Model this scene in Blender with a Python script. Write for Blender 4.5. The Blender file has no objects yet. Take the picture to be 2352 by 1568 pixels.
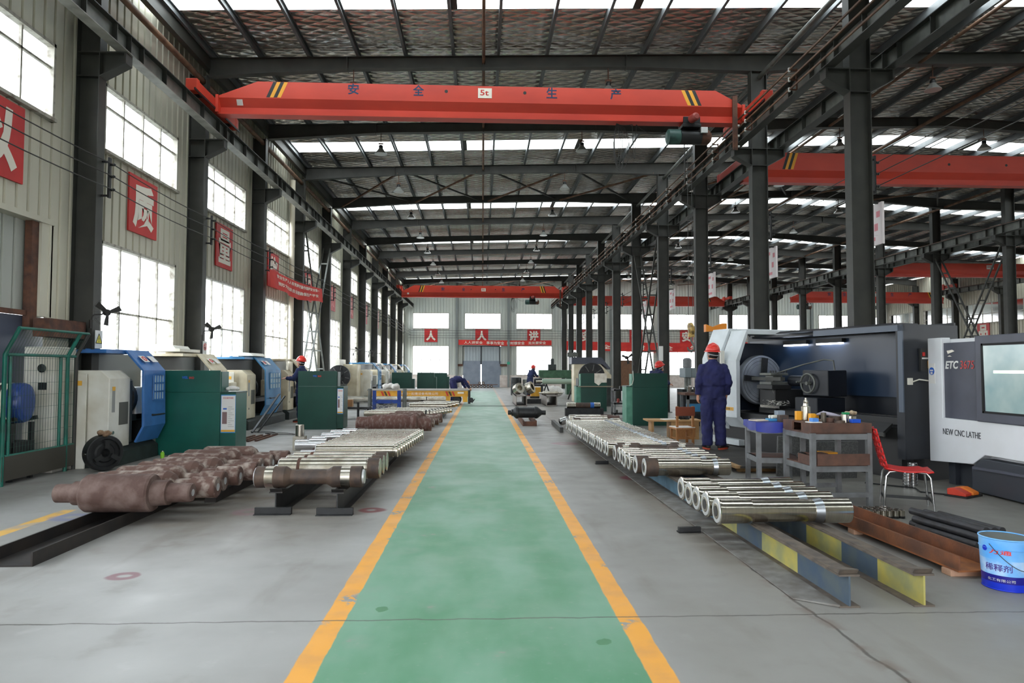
import bpy, math, random
from mathutils import Matrix, Vector
from math import sin, cos, pi, radians
random.seed(7)
SC = bpy.context.scene
COL = SC.collection

# ---------------------------------------------------------------- camera, sky, exposure
cam_d = bpy.data.cameras.new('camera'); cam_d.sensor_width = 36.0; cam_d.lens = 24.0
cam_d.clip_start = 0.05; cam_d.clip_end = 400
cam = bpy.data.objects.new('camera', cam_d); COL.objects.link(cam)
cam.matrix_world = (Matrix.Translation((0, 0, 1.45)) @ Matrix.Rotation(radians(-2.48), 4, 'Z')
                    @ Matrix.Rotation(radians(92.34), 4, 'X') @ Matrix.Rotation(radians(0.14), 4, 'Z'))
SC.camera = cam
SC.view_settings.view_transform = 'Standard'; SC.view_settings.look = 'None'
SC.view_settings.gamma = 1.0; SC.view_settings.use_curve_mapping = False
SC.view_settings.exposure = 1.05
SKY = 5.0
w = bpy.data.worlds.new('overcast_sky'); SC.world = w; w.use_nodes = True
wn = w.node_tree.nodes; wl = w.node_tree.links
bg = wn['Background']; bg.inputs['Strength'].default_value = SKY
tc = wn.new('ShaderNodeTexCoord'); sx = wn.new('ShaderNodeSeparateXYZ'); cr = wn.new('ShaderNodeValToRGB')
wl.new(tc.outputs['Generated'], sx.inputs[0]); wl.new(sx.outputs['Z'], cr.inputs[0]); wl.new(cr.outputs[0], bg.inputs[0])
cr.color_ramp.elements[0].color = (.95, .97, 1, 1); cr.color_ramp.elements[1].color = (.80, .90, 1.0, 1)
SC.cycles.max_bounces = 7; SC.cycles.diffuse_bounces = 5; SC.cycles.glossy_bounces = 3
SC.cycles.transmission_bounces = 4; SC.cycles.transparent_max_bounces = 12
SC.cycles.sample_clamp_indirect = 6.0; SC.cycles.caustics_reflective = False; SC.cycles.caustics_refractive = False

def portal(c, sx_, sy_, rot):      # daylight enters here: sampling portal of the sky
    l = bpy.data.lights.new('daylight_portal', 'AREA'); l.shape = 'RECTANGLE'; l.size = sx_; l.size_y = sy_
    l.cycles.is_portal = True
    o = bpy.data.objects.new('daylight_portal', l); COL.objects.link(o); o.location = c; o.rotation_euler = rot

# ---------------------------------------------------------------- helpers
def lin(c):
    return tuple(((v/255)/12.92 if v/255 <= .04045 else ((v/255+.055)/1.055)**2.4) for v in c) + (1,)
MATS = {}
def mat(name, c, rough=.6, metal=0., c2=None, ns=6., bump=0., bs=60., spec=.5, detail=3., lo=.35, hi=.65, coat=0., st=(1, 1, 1), aniso=None):
    m = bpy.data.materials.new(name); m.use_nodes = True
    nt = m.node_tree; N = nt.nodes; L = nt.links; p = N['Principled BSDF']
    p.inputs['Base Color'].default_value = lin(c); p.inputs['Roughness'].default_value = rough
    p.inputs['Metallic'].default_value = metal; p.inputs['Specular IOR Level'].default_value = spec
    if coat: p.inputs['Coat Weight'].default_value = coat; p.inputs['Coat Roughness'].default_value = .15
    if c2 or bump:
        t = N.new('ShaderNodeTexCoord'); mp = N.new('ShaderNodeMapping'); mp.inputs['Scale'].default_value = st
        L.new(t.outputs['Object'], mp.inputs[0])
    if c2:
        n = N.new('ShaderNodeTexNoise'); n.inputs['Scale'].default_value = ns; n.inputs['Detail'].default_value = detail
        L.new(mp.outputs[0], n.inputs[0])
        r = N.new('ShaderNodeValToRGB'); r.color_ramp.elements[0].position = lo; r.color_ramp.elements[1].position = hi
        r.color_ramp.elements[0].color = lin(c); r.color_ramp.elements[1].color = lin(c2)
        L.new(n.outputs[0], r.inputs[0]); L.new(r.outputs[0], p.inputs['Base Color'])
    if bump:
        n2 = N.new('ShaderNodeTexNoise'); n2.inputs['Scale'].default_value = bs; n2.inputs['Detail'].default_value = 2
        L.new(mp.outputs[0], n2.inputs[0])
        b = N.new('ShaderNodeBump'); b.inputs['Strength'].default_value = bump; b.inputs['Distance'].default_value = .02
        L.new(n2.outputs[0], b.inputs['Height']); L.new(b.outputs[0], p.inputs['Normal'])
    MATS[name] = m
    return m
def emit(name, c, s):
    m = mat(name, c); p = m.node_tree.nodes['Principled BSDF']
    p.inputs['Emission Color'].default_value = lin(c); p.inputs['Emission Strength'].default_value = s
    return m

class MB:
    """collects simple solids into one mesh"""
    def __init__(s): s.v = []; s.f = []; s.mi = []; s.sm = []; s.M = Matrix(); s.k = 0
    def add(s, vs, fs, smooth=False):
        o = len(s.v); s.v += [tuple(s.M @ Vector(v)) for v in vs]
        for f in fs: s.f.append([i+o for i in f]); s.mi.append(s.k); s.sm.append(smooth)
        return s
    def box(s, x0, x1, y0, y1, z0, z1):
        return s.add([(x0,y0,z0),(x1,y0,z0),(x1,y1,z0),(x0,y1,z0),(x0,y0,z1),(x1,y0,z1),(x1,y1,z1),(x0,y1,z1)],
                     [(0,3,2,1),(4,5,6,7),(0,1,5,4),(1,2,6,5),(2,3,7,6),(3,0,4,7)])
    def prism(s, pts, ax, a, b):
        """2D polygon swept along an axis; pts are the two other coordinates in xyz order"""
        def P(p, t): return {'x': (t, p[0], p[1]), 'y': (p[0], t, p[1]), 'z': (p[0], p[1], t)}[ax]
        n = len(pts); ar = sum(pts[i][0]*pts[(i+1) % n][1]-pts[(i+1) % n][0]*pts[i][1] for i in range(n))
        if (ar > 0) == (ax == 'y'): pts = pts[::-1]
        vs = [P(p, a) for p in pts]+[P(p, b) for p in pts]
        fs = [tuple(range(n))[::-1], tuple(range(n, 2*n))]+[(i, (i+1) % n, n+(i+1) % n, n+i) for i in range(n)]
        if a > b: fs = [f[::-1] for f in fs]
        return s.add(vs, fs)
    def lathe(s, prof, p0=(0,0,0), d=(0,0,1), n=20, smooth=False, up=None):
        """profile (radius, height) turned about direction d at p0; separate rings keep steps crisp"""
        d = Vector(d).normalized(); u = d.orthogonal().normalized(); w_ = d.cross(u); p0 = Vector(p0)
        def ring(r, h): return [tuple(p0+d*h+(u*cos(2*pi*i/n)+w_*sin(2*pi*i/n))*r) for i in range(n)]
        if smooth:
            vs = []
            for r, h in prof: vs += ring(r, h)
            fs = [(j*n+i, j*n+(i+1) % n, (j+1)*n+(i+1) % n, (j+1)*n+i) for j in range(len(prof)-1) for i in range(n)]
            s.add(vs, fs, True)
        else:
            for (r0, h0), (r1, h1) in zip(prof, prof[1:]):
                s.add(ring(r0, h0)+ring(r1, h1), [(i, (i+1) % n, n+(i+1) % n, n+i) for i in range(n)], abs(h1-h0) > 1e-5)
        if prof[0][0] > 1e-4: s.add(ring(*prof[0]), [tuple(range(n))[::-1]])
        if prof[-1][0] > 1e-4: s.add(ring(*prof[-1]), [tuple(range(n))])
        return s
    def cyl(s, a, b, r, r2=None, n=12):
        a = Vector(a); b = Vector(b)
        return s.lathe([(r, 0), (r if r2 is None else r2, (b-a).length)], a, b-a, n)
    def tube(s, path, r, n=6, closed=False):
        pts = [Vector(p) for p in path]; m = len(pts); vs = []
        nrm = None
        for i, p in enumerate(pts):
            if closed: t = pts[(i+1) % m]-pts[i-1]
            else: t = pts[min(i+1, m-1)]-pts[max(i-1, 0)]
            t.normalize()
            if nrm is None: nrm = t.orthogonal().normalized()
            else:
                nrm = nrm-t*nrm.dot(t)
                nrm = nrm.normalized() if nrm.length > 1e-6 else t.orthogonal().normalized()
            b = t.cross(nrm); rr = r[i] if isinstance(r, (list, tuple)) else r
            vs += [tuple(p+(nrm*cos(2*pi*k/n)+b*sin(2*pi*k/n))*rr) for k in range(n)]
        e = m if closed else m-1
        fs = [(i*n+k, i*n+(k+1) % n, ((i+1) % m)*n+(k+1) % n, ((i+1) % m)*n+k) for i in range(e) for k in range(n)]
        s.add(vs, fs, True)
        if not closed: s.add(vs[:n], [tuple(range(n))[::-1]]); s.add(vs[-n:], [tuple(range(n))])
        return s
    def bar(s, a, b, w_, h, up=(0,0,1)):
        """rectangular bar from a to b"""
        a = Vector(a); b = Vector(b); t = (b-a).normalized(); up = Vector(up)
        if abs(t.dot(up)) > .98: up = Vector((0, 1, 0))
        x = t.cross(up).normalized(); z = x.cross(t)
        vs = [tuple(p+x*i*w_/2+z*j*h/2) for p in (a, b) for i, j in ((-1,-1),(1,-1),(1,1),(-1,1))]
        return s.add(vs, [(0,1,2,3),(7,6,5,4),(0,4,5,1),(1,5,6,2),(2,6,7,3),(3,7,4,0)])
    def grid(s, fn, nu, nv, smooth=True, flip=False):
        vs = [fn(i/nu, j/nv) for j in range(nv+1) for i in range(nu+1)]
        fs = [(j*(nu+1)+i, j*(nu+1)+i+1, (j+1)*(nu+1)+i+1, (j+1)*(nu+1)+i) for j in range(nv) for i in range(nu)]
        if flip: fs = [f[::-1] for f in fs]
        return s.add(vs, fs, smooth)
    def ball(s, c, rx, ry=None, rz=None, n=12, m=8):
        ry = ry or rx; rz = rz or rx; c = Vector(c)
        vs = [tuple(c+Vector((rx*sin(pi*j/m)*cos(2*pi*i/n), ry*sin(pi*j/m)*sin(2*pi*i/n), -rz*cos(pi*j/m)))) for j in range(m+1) for i in range(n)]
        return s.add(vs, [(j*n+i, j*n+(i+1) % n, (j+1)*n+(i+1) % n, (j+1)*n+i) for j in range(m) for i in range(n)], True)
    def build(s, name, mats, parent=None, loc=None, rot=None, bevel=0, subdiv=0, seg=2):
        me = bpy.data.meshes.new(name); me.from_pydata(s.v, [], s.f)
        for m in (mats if isinstance(mats, (list, tuple)) else [mats]): me.materials.append(m)
        me.polygons.foreach_set('material_index', s.mi); me.polygons.foreach_set('use_smooth', s.sm)
        me.update()
        o = bpy.data.objects.new(name, me); COL.objects.link(o)
        if parent: o.parent = parent
        if loc is not None: o.location = loc
        if rot is not None: o.rotation_euler = rot
        if bevel:
            b = o.modifiers.new('bevel', 'BEVEL'); b.width = bevel; b.segments = seg; b.limit_method = 'ANGLE'; b.angle_limit = radians(40)
        if subdiv:
            d = o.modifiers.new('subsurf', 'SUBSURF'); d.levels = d.render_levels = subdiv
        return o
def tag(o, label, cat, group=None, kind=None):
    o['label'] = label; o['category'] = cat
    if group: o['group'] = group
    if kind: o['kind'] = kind
    return o
def thing(name, label, cat, loc=(0,0,0), rz=0., group=None, rot=None):
    o = bpy.data.objects.new(name, None); COL.objects.link(o); o.location = loc
    o.rotation_euler = rot or (0, 0, rz); o.empty_display_size = .1
    return tag(o, label, cat, group)
def struct(o): o['kind'] = 'structure'; return o
KIDS = {}
def kids(o):
    return [c for c in COL.objects if c.parent is o]
def dup(root, loc=None, label=None, rot=None, scale=None, group=None, _par=None):
    """a copy of a thing with copies of its parts and sub-parts"""
    ch = KIDS.get(root.name)
    if ch is None: ch = KIDS[root.name] = kids(root)
    c = root.copy(); COL.objects.link(c)
    if _par: c.parent = _par
    if loc is not None: c.location = loc
    if rot is not None: c.rotation_euler = rot
    if scale is not None: c.scale = scale
    if label: c['label'] = label
    if group: c['group'] = group
    for k in ch: dup(k, _par=c)
    return c
FRONT = Matrix(((1,0,0,0),(0,0,-1,0),(0,1,0,0),(0,0,0,1)))     # lettering that faces the camera end
EAST = Matrix(((0,0,1,0),(1,0,0,0),(0,1,0,0),(0,0,0,1)))       # faces +X
WEST = Matrix(((0,0,-1,0),(-1,0,0,0),(0,1,0,0),(0,0,0,1)))     # faces -X
TXT = []
def text(name, s, w_, h, mt, parent, pos, face=FRONT, bold=0., ext=.002, extra=None, shear=0):
    cu = bpy.data.curves.new(name, 'FONT'); cu.body = s; cu.extrude = .01; cu.offset = bold; cu.resolution_u = 3; cu.shear = shear
    o = bpy.data.objects.new(name+'_type', cu); COL.objects.link(o)
    TXT.append((o, name, w_, h, mt, parent, pos, face, ext, extra))
def finish_text():
    bpy.context.view_layer.update(); dg = bpy.context.evaluated_depsgraph_get(); done = []
    for o, name, w_, h, mt, parent, pos, face, ext, extra in TXT:
        me = bpy.data.meshes.new_from_object(o.evaluated_get(dg)); me.name = name
        xs = [v.co.x for v in me.vertices]; ys = [v.co.y for v in me.vertices]
        if xs:
            x0, x1, y0, y1 = min(xs), max(xs), min(ys), max(ys)
            sx_ = w_/max(x1-x0, 1e-6) if w_ else h/max(y1-y0, 1e-6); sy_ = h/max(y1-y0, 1e-6)
            for v in me.vertices:
                q = Vector(((v.co.x-(x0+x1)/2)*sx_, (v.co.y-(y0+y1)/2)*sy_, ext*(1 if v.co.z > 0 else 0)))
                v.co = (extra @ q) if callable(getattr(extra, '__matmul__', None)) else (extra(q) if extra else q)
        me.materials.clear(); me.materials.append(mt)
        n = bpy.data.objects.new(name, me); COL.objects.link(n)
        if parent: n.parent = parent
        n.matrix_local = Matrix.Translation(pos) @ face
        done.append(o)
    for o in done: bpy.data.objects.remove(o)
def ordinal(i): return ['first','second','third','fourth','fifth','sixth','seventh','eighth','ninth','tenth','eleventh','twelfth','thirteenth','fourteenth','fifteenth','sixteenth','seventeenth','eighteenth','nineteenth','twentieth','twenty-first','twenty-second','twenty-third','twenty-fourth','twenty-fifth','twenty-sixth','twenty-seventh','twenty-eighth'][i]

# ---------------------------------------------------------------- materials
M_steel = mat('grey_green_steel_paint', (62,62,57), .55, c2=(52,52,49), ns=3)
M_steel_l = mat('galvanised_and_lit_web_steel', (112,114,108), .5, .3, c2=(92,94,90), ns=5)
M_flange_lit = mat('window_lit_flange', (140,138,130), .5, c2=(110,108,102), ns=4)  # bounced window light under the left runway, put into the flange colour
M_wall = mat('cream_wall_sheet', (206,201,182), .55, c2=(186,182,166), ns=1.2, st=(1, 1, .3))
M_wallf = mat('far_wall_sheet', (196,198,188), .55, c2=(180,184,178), ns=1.2, st=(1, 1, .3))
M_white = mat('white_paint', (226,227,224), .45, c2=(206,206,200), ns=4)
M_frame = mat('window_frame_paint', (176,172,160), .6, c2=(110,100,86), ns=9, lo=.5, hi=.75)
M_rust = mat('rust_brown', (104,68,50), .8, c2=(74,50,42), ns=8, bump=.15)
M_rustpipe = mat('rusty_pipe', (118,88,66), .7, c2=(86,60,46), ns=5)
M_red = mat('crane_orange_red', (206,66,46), .45, c2=(190,58,42), ns=2.2, st=(.4, 1, 1))
M_redd = mat('crane_shaded_red_paint', (196,48,34), .5, c2=(176,42,30), ns=2)
M_yel = mat('hazard_yellow', (238,166,44), .5)
M_blk = mat('black_paint', (34,34,34), .5)
M_dark = mat('dark_machine_metal', (46,47,48), .45, .3, c2=(32,32,33), ns=8)
M_sign = mat('sign_red', (204,46,44), .5, c2=(190,40,40), ns=3)
M_signp = mat('faded_sign_pink', (206,98,96), .55, c2=(188,80,84), ns=3)
M_cream = mat('sign_cream_lettering', (236,228,214), .6)
M_banner = mat('banner_red_cloth', (214,58,48), .8, c2=(196,44,40), ns=2)
M_blue = mat('lettering_blue', (20,48,84), .6)
M_chrome = mat('polished_steel', (206,204,198), .22, 1.)
M_rubber = mat('black_rubber', (26,26,27), .8)
M_wire = mat('dark_wire', (58,56,54), .6)
def glass():
    m = bpy.data.materials.new('window_glass'); m.use_nodes = True; N = m.node_tree.nodes; L = m.node_tree.links
    N.remove(N['Principled BSDF']); o = N['Material Output']
    t = N.new('ShaderNodeBsdfTransparent'); t.inputs[0].default_value = (.93, .95, .95, 1)
    g = N.new('ShaderNodeBsdfGlossy'); g.inputs['Roughness'].default_value = .08
    fr = N.new('ShaderNodeFresnel'); fr.inputs[0].default_value = 1.45
    x = N.new('ShaderNodeMixShader'); L.new(fr.outputs[0], x.inputs[0]); L.new(t.outputs[0], x.inputs[1]); L.new(g.outputs[0], x.inputs[2]); L.new(x.outputs[0], o.inputs[0])
    return m
M_glass = glass()
def foil():
    """crumpled aluminium foil blanket held by diamond wire mesh"""
    m = bpy.data.materials.new('foil_insulation'); m.use_nodes = True; N = m.node_tree.nodes; L = m.node_tree.links; p = N['Principled BSDF']
    t = N.new('ShaderNodeTexCoord'); mp = N.new('ShaderNodeMapping'); mp.inputs['Scale'].default_value = (1.0, 2.3, 1)
    L.new(t.outputs['Object'], mp.inputs[0])
    n1 = N.new('ShaderNodeTexNoise'); n1.inputs['Scale'].default_value = 3.4; n1.inputs['Detail'].default_value = 2.5; L.new(mp.outputs[0], n1.inputs[0])
    sp = N.new('ShaderNodeSeparateXYZ'); L.new(t.outputs['Object'], sp.inputs[0])
    def math_(op, a, b=None):
        q = N.new('ShaderNodeMath'); q.operation = op
        for i, v in enumerate((a, b)):
            if v is None: continue
            if isinstance(v, (int, float)): q.inputs[i].default_value = v
            else: L.new(v, q.inputs[i])
        return q.outputs[0]
    wx = math_('ADD', math_('MULTIPLY', sp.outputs[0], 6.2), math_('MULTIPLY', n1.outputs[0], .5))
    wy = math_('ADD', math_('MULTIPLY', sp.outputs[1], 12.), math_('MULTIPLY', n1.outputs[0], .5))
    d1 = math_('ABSOLUTE', math_('SINE', math_('ADD', wx, wy))); d2 = math_('ABSOLUTE', math_('SINE', math_('SUBTRACT', wx, wy)))
    pil = math_('MULTIPLY', d1, d2)          # pillows between the wires
    hgt = math_('ADD', math_('MULTIPLY', pil, 1.15), math_('MULTIPLY', n1.outputs[0], 1.3))
    b = N.new('ShaderNodeBump'); b.inputs['Strength'].default_value = .7; b.inputs['Distance'].default_value = .045
    L.new(hgt, b.inputs['Height']); L.new(b.outputs[0], p.inputs['Normal'])
    n2 = N.new('ShaderNodeTexNoise'); n2.inputs['Scale'].default_value = .9; n2.inputs['Detail'].default_value = 4; L.new(mp.outputs[0], n2.inputs[0])
    r = N.new('ShaderNodeValToRGB'); r.color_ramp.elements[0].position = .38; r.color_ramp.elements[1].position = .62
    r.color_ramp.elements[0].color = lin((186,176,162)); r.color_ramp.elements[1].color = lin((208,206,200)); L.new(n2.outputs[0], r.inputs[0])
    L.new(r.outputs[0], p.inputs['Base Color'])
    p.inputs['Metallic'].default_value = .82; p.inputs['Roughness'].default_value = .26
    return m
M_foil = foil()
# ---------------------------------------------------------------- floor
S = 4.08                                        # column spacing
CY = [10.9+S*i for i in range(-4, 12)]          # column lines, nearest behind the camera first
YB, YF = -6.2, 55.6                             # rear and far end of the hall
def floor_mat():
    m = bpy.data.materials.new('painted_concrete'); m.use_nodes = True; N = m.node_tree.nodes; L = m.node_tree.links; p = N['Principled BSDF']
    t = N.new('ShaderNodeTexCoord'); sp = N.new('ShaderNodeSeparateXYZ'); L.new(t.outputs['Object'], sp.inputs[0]); X = sp.outputs[0]; Y = sp.outputs[1]
    def V(v, q, i):
        if isinstance(v, (int, float)): q.inputs[i].default_value = v
        else: L.new(v, q.inputs[i])
    def ma(op, a, b=0., c=None):
        q = N.new('ShaderNodeMath'); q.operation = op; V(a, q, 0); V(b, q, 1)
        if c is not None: V(c, q, 2)
        return q.outputs[0]
    def noise(s, d=3, st=(1, 1, 1)):
        mp = N.new('ShaderNodeMapping'); mp.inputs['Scale'].default_value = st; L.new(t.outputs['Object'], mp.inputs[0])
        q = N.new('ShaderNodeTexNoise'); q.inputs['Scale'].default_value = s; q.inputs['Detail'].default_value = d; L.new(mp.outputs[0], q.inputs[0]); return q.outputs[0]
    def step(v, a, b):      # 0 below a, 1 above b
        q = N.new('ShaderNodeMapRange'); q.interpolation_type = 'SMOOTHSTEP'; V(v, q, 0); q.inputs[1].default_value = a; q.inputs[2].default_value = b; return q.outputs[0]
    def mix(f, a, b):
        q = N.new('ShaderNodeMix'); q.data_type = 'RGBA'; V(f, q, 0)
        for i, c in ((6, a), (7, b)):
            if isinstance(c, tuple): q.inputs[i].default_value = lin(c)
            else: L.new(c, q.inputs[i])
        return q.outputs[2]
    AND = lambda a, b: ma('MULTIPLY', a, b)
    nA = noise(.7, 5); nB = noise(5., 5); nC = noise(22., 3); nD = noise(1.6, 4, (1, .35, 1)); nE = noise(2.2, 6)
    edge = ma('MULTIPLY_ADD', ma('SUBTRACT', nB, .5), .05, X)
    con = mix(step(nA, .35, .65), (150,148,144), (166,165,162))
    con = mix(ma('MULTIPLY', step(nE, .58, .72), .35), con, (128,122,112))
    con = mix(ma('MULTIPLY', step(nB, .62, .8), .25), con, (196,196,194))
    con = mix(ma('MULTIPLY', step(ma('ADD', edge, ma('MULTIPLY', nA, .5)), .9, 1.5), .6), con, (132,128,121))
    con = mix(ma('MULTIPLY', step(noise(3.2, 6, (1, .22, 1)), .56, .7), .3), con, (118,110,100))
    # bare dirty floor under the machines on the right and the left
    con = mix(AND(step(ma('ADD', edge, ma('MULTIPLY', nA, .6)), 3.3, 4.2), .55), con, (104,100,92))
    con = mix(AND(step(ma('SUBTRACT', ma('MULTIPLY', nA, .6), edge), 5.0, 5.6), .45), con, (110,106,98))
    # oily brown dirt beside the shaft racks
    dl = AND(AND(step(edge, -4.4, -2.6), ma('SUBTRACT', 1., step(edge, -1.35, -.95))), step(ma('ADD', Y, ma('MULTIPLY', nA, 2.)), 5.6, 9.0))
    con = mix(AND(dl, ma('MULTIPLY_ADD', nE, 1.0, .15)), con, (100,84,66))
    dr = AND(AND(step(edge, 1.55, 1.9), ma('SUBTRACT', 1., step(edge, 2.5, 3.3))), step(Y, 3.5, 6.))
    con = mix(AND(dr, .5), con, (118,106,92))
    # green walkway, worn and dusty towards the far end
    wear = ma('MULTIPLY_ADD', step(Y, 6., 15.), .42, ma('MULTIPLY', step(nA, .45, .75), .3))
    g = mix(step(nD, .36, .66), (84,142,106), (118,162,136))
    g = mix(ma('MULTIPLY', step(nE, .55, .75), .5), g, (140,162,145))
    g = mix(ma('MULTIPLY', step(nC, .6, .75), .2), g, (150,160,150))
    g = mix(wear, g, (156,176,162))
    g = mix(AND(step(nE, .66, .7), step(nB, .5, .58)), g, (150,146,138))
    inside = AND(AND(step(edge, -.80, -.78), ma('SUBTRACT', 1., step(edge, .79, .81))), ma('SUBTRACT', 1., step(Y, 40., 52.)))
    col = mix(inside, con, g)
    ax = ma('ABSOLUTE', ma('SUBTRACT', ma('MULTIPLY_ADD', ma('SUBTRACT', nB, .5), .025, X), .005))
    line = AND(step(ax, .785, .795), ma('SUBTRACT', 1., step(ax, .915, .925)))
    line = AND(line, ma('SUBTRACT', 1., AND(step(nE, .57, .63), step(nC, .44, .52))))
    line = AND(line, ma('MULTIPLY_ADD', ma('SUBTRACT', 1., step(Y, 18., 40.)), .85, .15))
    col = mix(line, col, mix(step(nB, .4, .7), (240,168,58), (226,160,74)))
    # worn yellow line left of the channel
    l2 = AND(step(X, -4.3, -4.28), ma('SUBTRACT', 1., step(X, -4.16, -4.14)))
    l2 = AND(l2, ma('SUBTRACT', 1., step(Y, 7.2, 7.3)))
    col = mix(AND(l2, ma('SUBTRACT', 1., ma('MULTIPLY', step(nE, .5, .6), .7))), col, (226,178,92))
    # saw-cut joints and the long crack by the rail
    def joint(c, w_, amp=.05): return ma('SUBTRACT', 1., step(ma('ABSOLUTE', ma('SUBTRACT', ma('MULTIPLY_ADD', ma('SUBTRACT', nB, .5), amp, Y), c)), w_*.4, w_))
    for c in (4.04, 9.75, 15.5, 21.2): col = mix(ma('MULTIPLY', joint(c, .011), .75), col, (72,68,62))
    ck = ma('ABSOLUTE', ma('SUBTRACT', ma('MULTIPLY_ADD', ma('SUBTRACT', nE, .5), .14, X), 1.98))
    col = mix(AND(ma('SUBTRACT', 1., step(ck, .004, .016)), ma('MULTIPLY', step(Y, 2., 3.), .75)), col, (66,60,54))
    col = mix(AND(ma('SUBTRACT', 1., step(ck, .01, .09)), ma('MULTIPLY', step(nB, .45, .6), .5)), col, (112,92,80))
    # rings of spilt red paint
    for cx, cy, rx, c, k in ((-1.13, 7.15, .16, (120,36,44), .8), (-2.35, 7.1, .22, (150,110,120), .5), (2.02, 9.15, .2, (116,34,58), .8), (1.62, 13.4, .3, (150,86,104), .5), (-2.5, 4.95, .12, (120,52,70), .7), (-4.0, 6.9, .22, (96,110,170), .45)):
        dx = ma('DIVIDE', ma('SUBTRACT', ma('MULTIPLY_ADD', ma('SUBTRACT', nB, .5), .1, X), cx), rx); dy = ma('DIVIDE', ma('SUBTRACT', Y, cy), rx*.9)
        rr = ma('SQRT', ma('ADD', ma('MULTIPLY', dx, dx), ma('MULTIPLY', dy, dy)))
        ring = ma('SUBTRACT', 1., step(ma('ABSOLUTE', ma('SUBTRACT', rr, .6)), .15, .42))
        col = mix(ma('MULTIPLY', ring, k), col, c)
    # small dark green drips on the walkway
    for cx, cy, r in ((-.6, 4.22, .05), (.66, 3.68, .045)):
        dx = ma('SUBTRACT', ma('MULTIPLY_ADD', ma('SUBTRACT', nB, .5), .12, X), cx); dy = ma('SUBTRACT', ma('MULTIPLY_ADD', ma('SUBTRACT', nC, .5), .06, Y), cy)
        rr = ma('SQRT', ma('ADD', ma('MULTIPLY', dx, dx), ma('MULTIPLY', dy, dy)))
        col = mix(ma('SUBTRACT', 1., step(rr, r*.8, r)), col, (70,128,86))
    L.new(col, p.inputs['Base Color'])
    rg = N.new('ShaderNodeMapRange'); L.new(nE, rg.inputs[0]); rg.inputs[1].default_value = .3; rg.inputs[2].default_value = .7; rg.inputs[3].default_value = .36; rg.inputs[4].default_value = .58
    L.new(rg.outputs[0], p.inputs['Roughness'])
    b = N.new('ShaderNodeBump'); b.inputs['Strength'].default_value = .12; b.inputs['Distance'].default_value = .01; L.new(nB, b.inputs['Height']); L.new(b.outputs[0], p.inputs['Normal'])
    return m
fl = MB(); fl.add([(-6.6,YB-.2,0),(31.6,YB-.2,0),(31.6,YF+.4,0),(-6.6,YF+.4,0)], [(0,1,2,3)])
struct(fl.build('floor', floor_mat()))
gd = MB(); gd.add([(-80,-60,-.03),(120,-60,-.03),(120,140,-.03),(-80,140,-.03)], [(0,1,2,3)])
struct(gd.build('ground', mat('outdoor_concrete', (150,150,146), .8, c2=(130,130,126), ns=.5)))
tr = MB()
for y in (26.75, 27.35): tr.box(-6.2, 6.0, y-.03, y+.03, .001, .012); tr.k = 1; tr.box(-6.2, 6.0, y+.03, y+.07, .001, .006); tr.k = 0
struct(tr.build('trim_floor_rail', [M_steel_l, M_rubber]))

# ---------------------------------------------------------------- sheeted walls with window openings
def sheet(mb, u0, u1, z0, z1, P, sgn=1):
    """ribbed sheet between u0..u1, z0..z1; P(u, d, z) places a point d in front of the wall line"""
    us = [u0]; k = math.floor(u0/.24)-1
    pts = []
    while k*.24 < u1+.3:
        b = k*.24
        for du, d in ((0, 0), (.15, 0), (.158, -.03), (.178, -.03), (.186, .012), (.228, .012), (.24, 0)):
            pts.append((b+du, d))
        k += 1
    def dep(u):
        for (a, da), (b, db) in zip(pts, pts[1:]):
            if a <= u <= b and b > a: return da+(db-da)*(u-a)/(b-a)
        return 0
    us = sorted(set([u0, u1]+[round(u, 4) for u, _ in pts if u0 < u < u1]))
    vs = [P(u, dep(u), z) for z in (z0, z1) for u in us]; n = len(us)
    fs = [(i, i+1, n+i+1, n+i) for i in range(n-1)]
    mb.add(vs, fs if sgn > 0 else [f[::-1] for f in fs])
WN = [0]
def window(P, u0, u1, z0, z1, nx, zsplit, rot, dep=.1, port=True, top_only=None):
    """white steel window: frame is the root, the glass a part"""
    WN[0] += 1; f = MB()
    def bx(a, b, c, d, e=.0, g=.06):
        vs = [P(u, q, z) for z in (c, d) for u, q in ((a, e), (b, e), (b, g), (a, g))]
        f.add(vs, [(0,1,2,3),(7,6,5,4),(0,4,5,1),(1,5,6,2),(2,6,7,3),(3,7,4,0)])
    t = .05
    bx(u0, u1, z0-.0, z0+t, -.06, .09); bx(u0, u1, z1-t, z1, -.06, .05); bx(u0, u0+t, z0, z1, -.06, .05); bx(u1-t, u1, z0, z1, -.06, .05)
    for i in range(1, nx): u = u0+(u1-u0)*i/nx; bx(u-.018, u+.018, z0+t, z1-t, -.03, .01)
    for z in zsplit: bx(u0+t, u1-t, z-.018, z+.018, -.03, .01)
    o = struct(f.build('window_%d' % WN[0], M_frame))
    g = MB(); g.add([P(u0+.02, -.02, z0+.02), P(u1-.02, -.02, z0+.02), P(u1-.02, -.02, z1-.02), P(u0+.02, -.02, z1-.02)], [(0,1,2,3)])
    g.build('pane', M_glass, o)
    if port:
        c = P((u0+u1)/2, -.12, (z0+z1)/2); portal(c, u1-u0, z1-z0, rot)
XL = -6.38; XR = 31.4
PL = lambda u, d, z: (XL+d, u, z)
PR = lambda u, d, z: (XR-d, u, z)
PF = lambda u, d, z: (u, YF-d, z)
ROTL = (pi/2, 0, -pi/2); ROTR = (pi/2, 0, pi/2); ROTF = (-pi/2, 0, 0)
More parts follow.
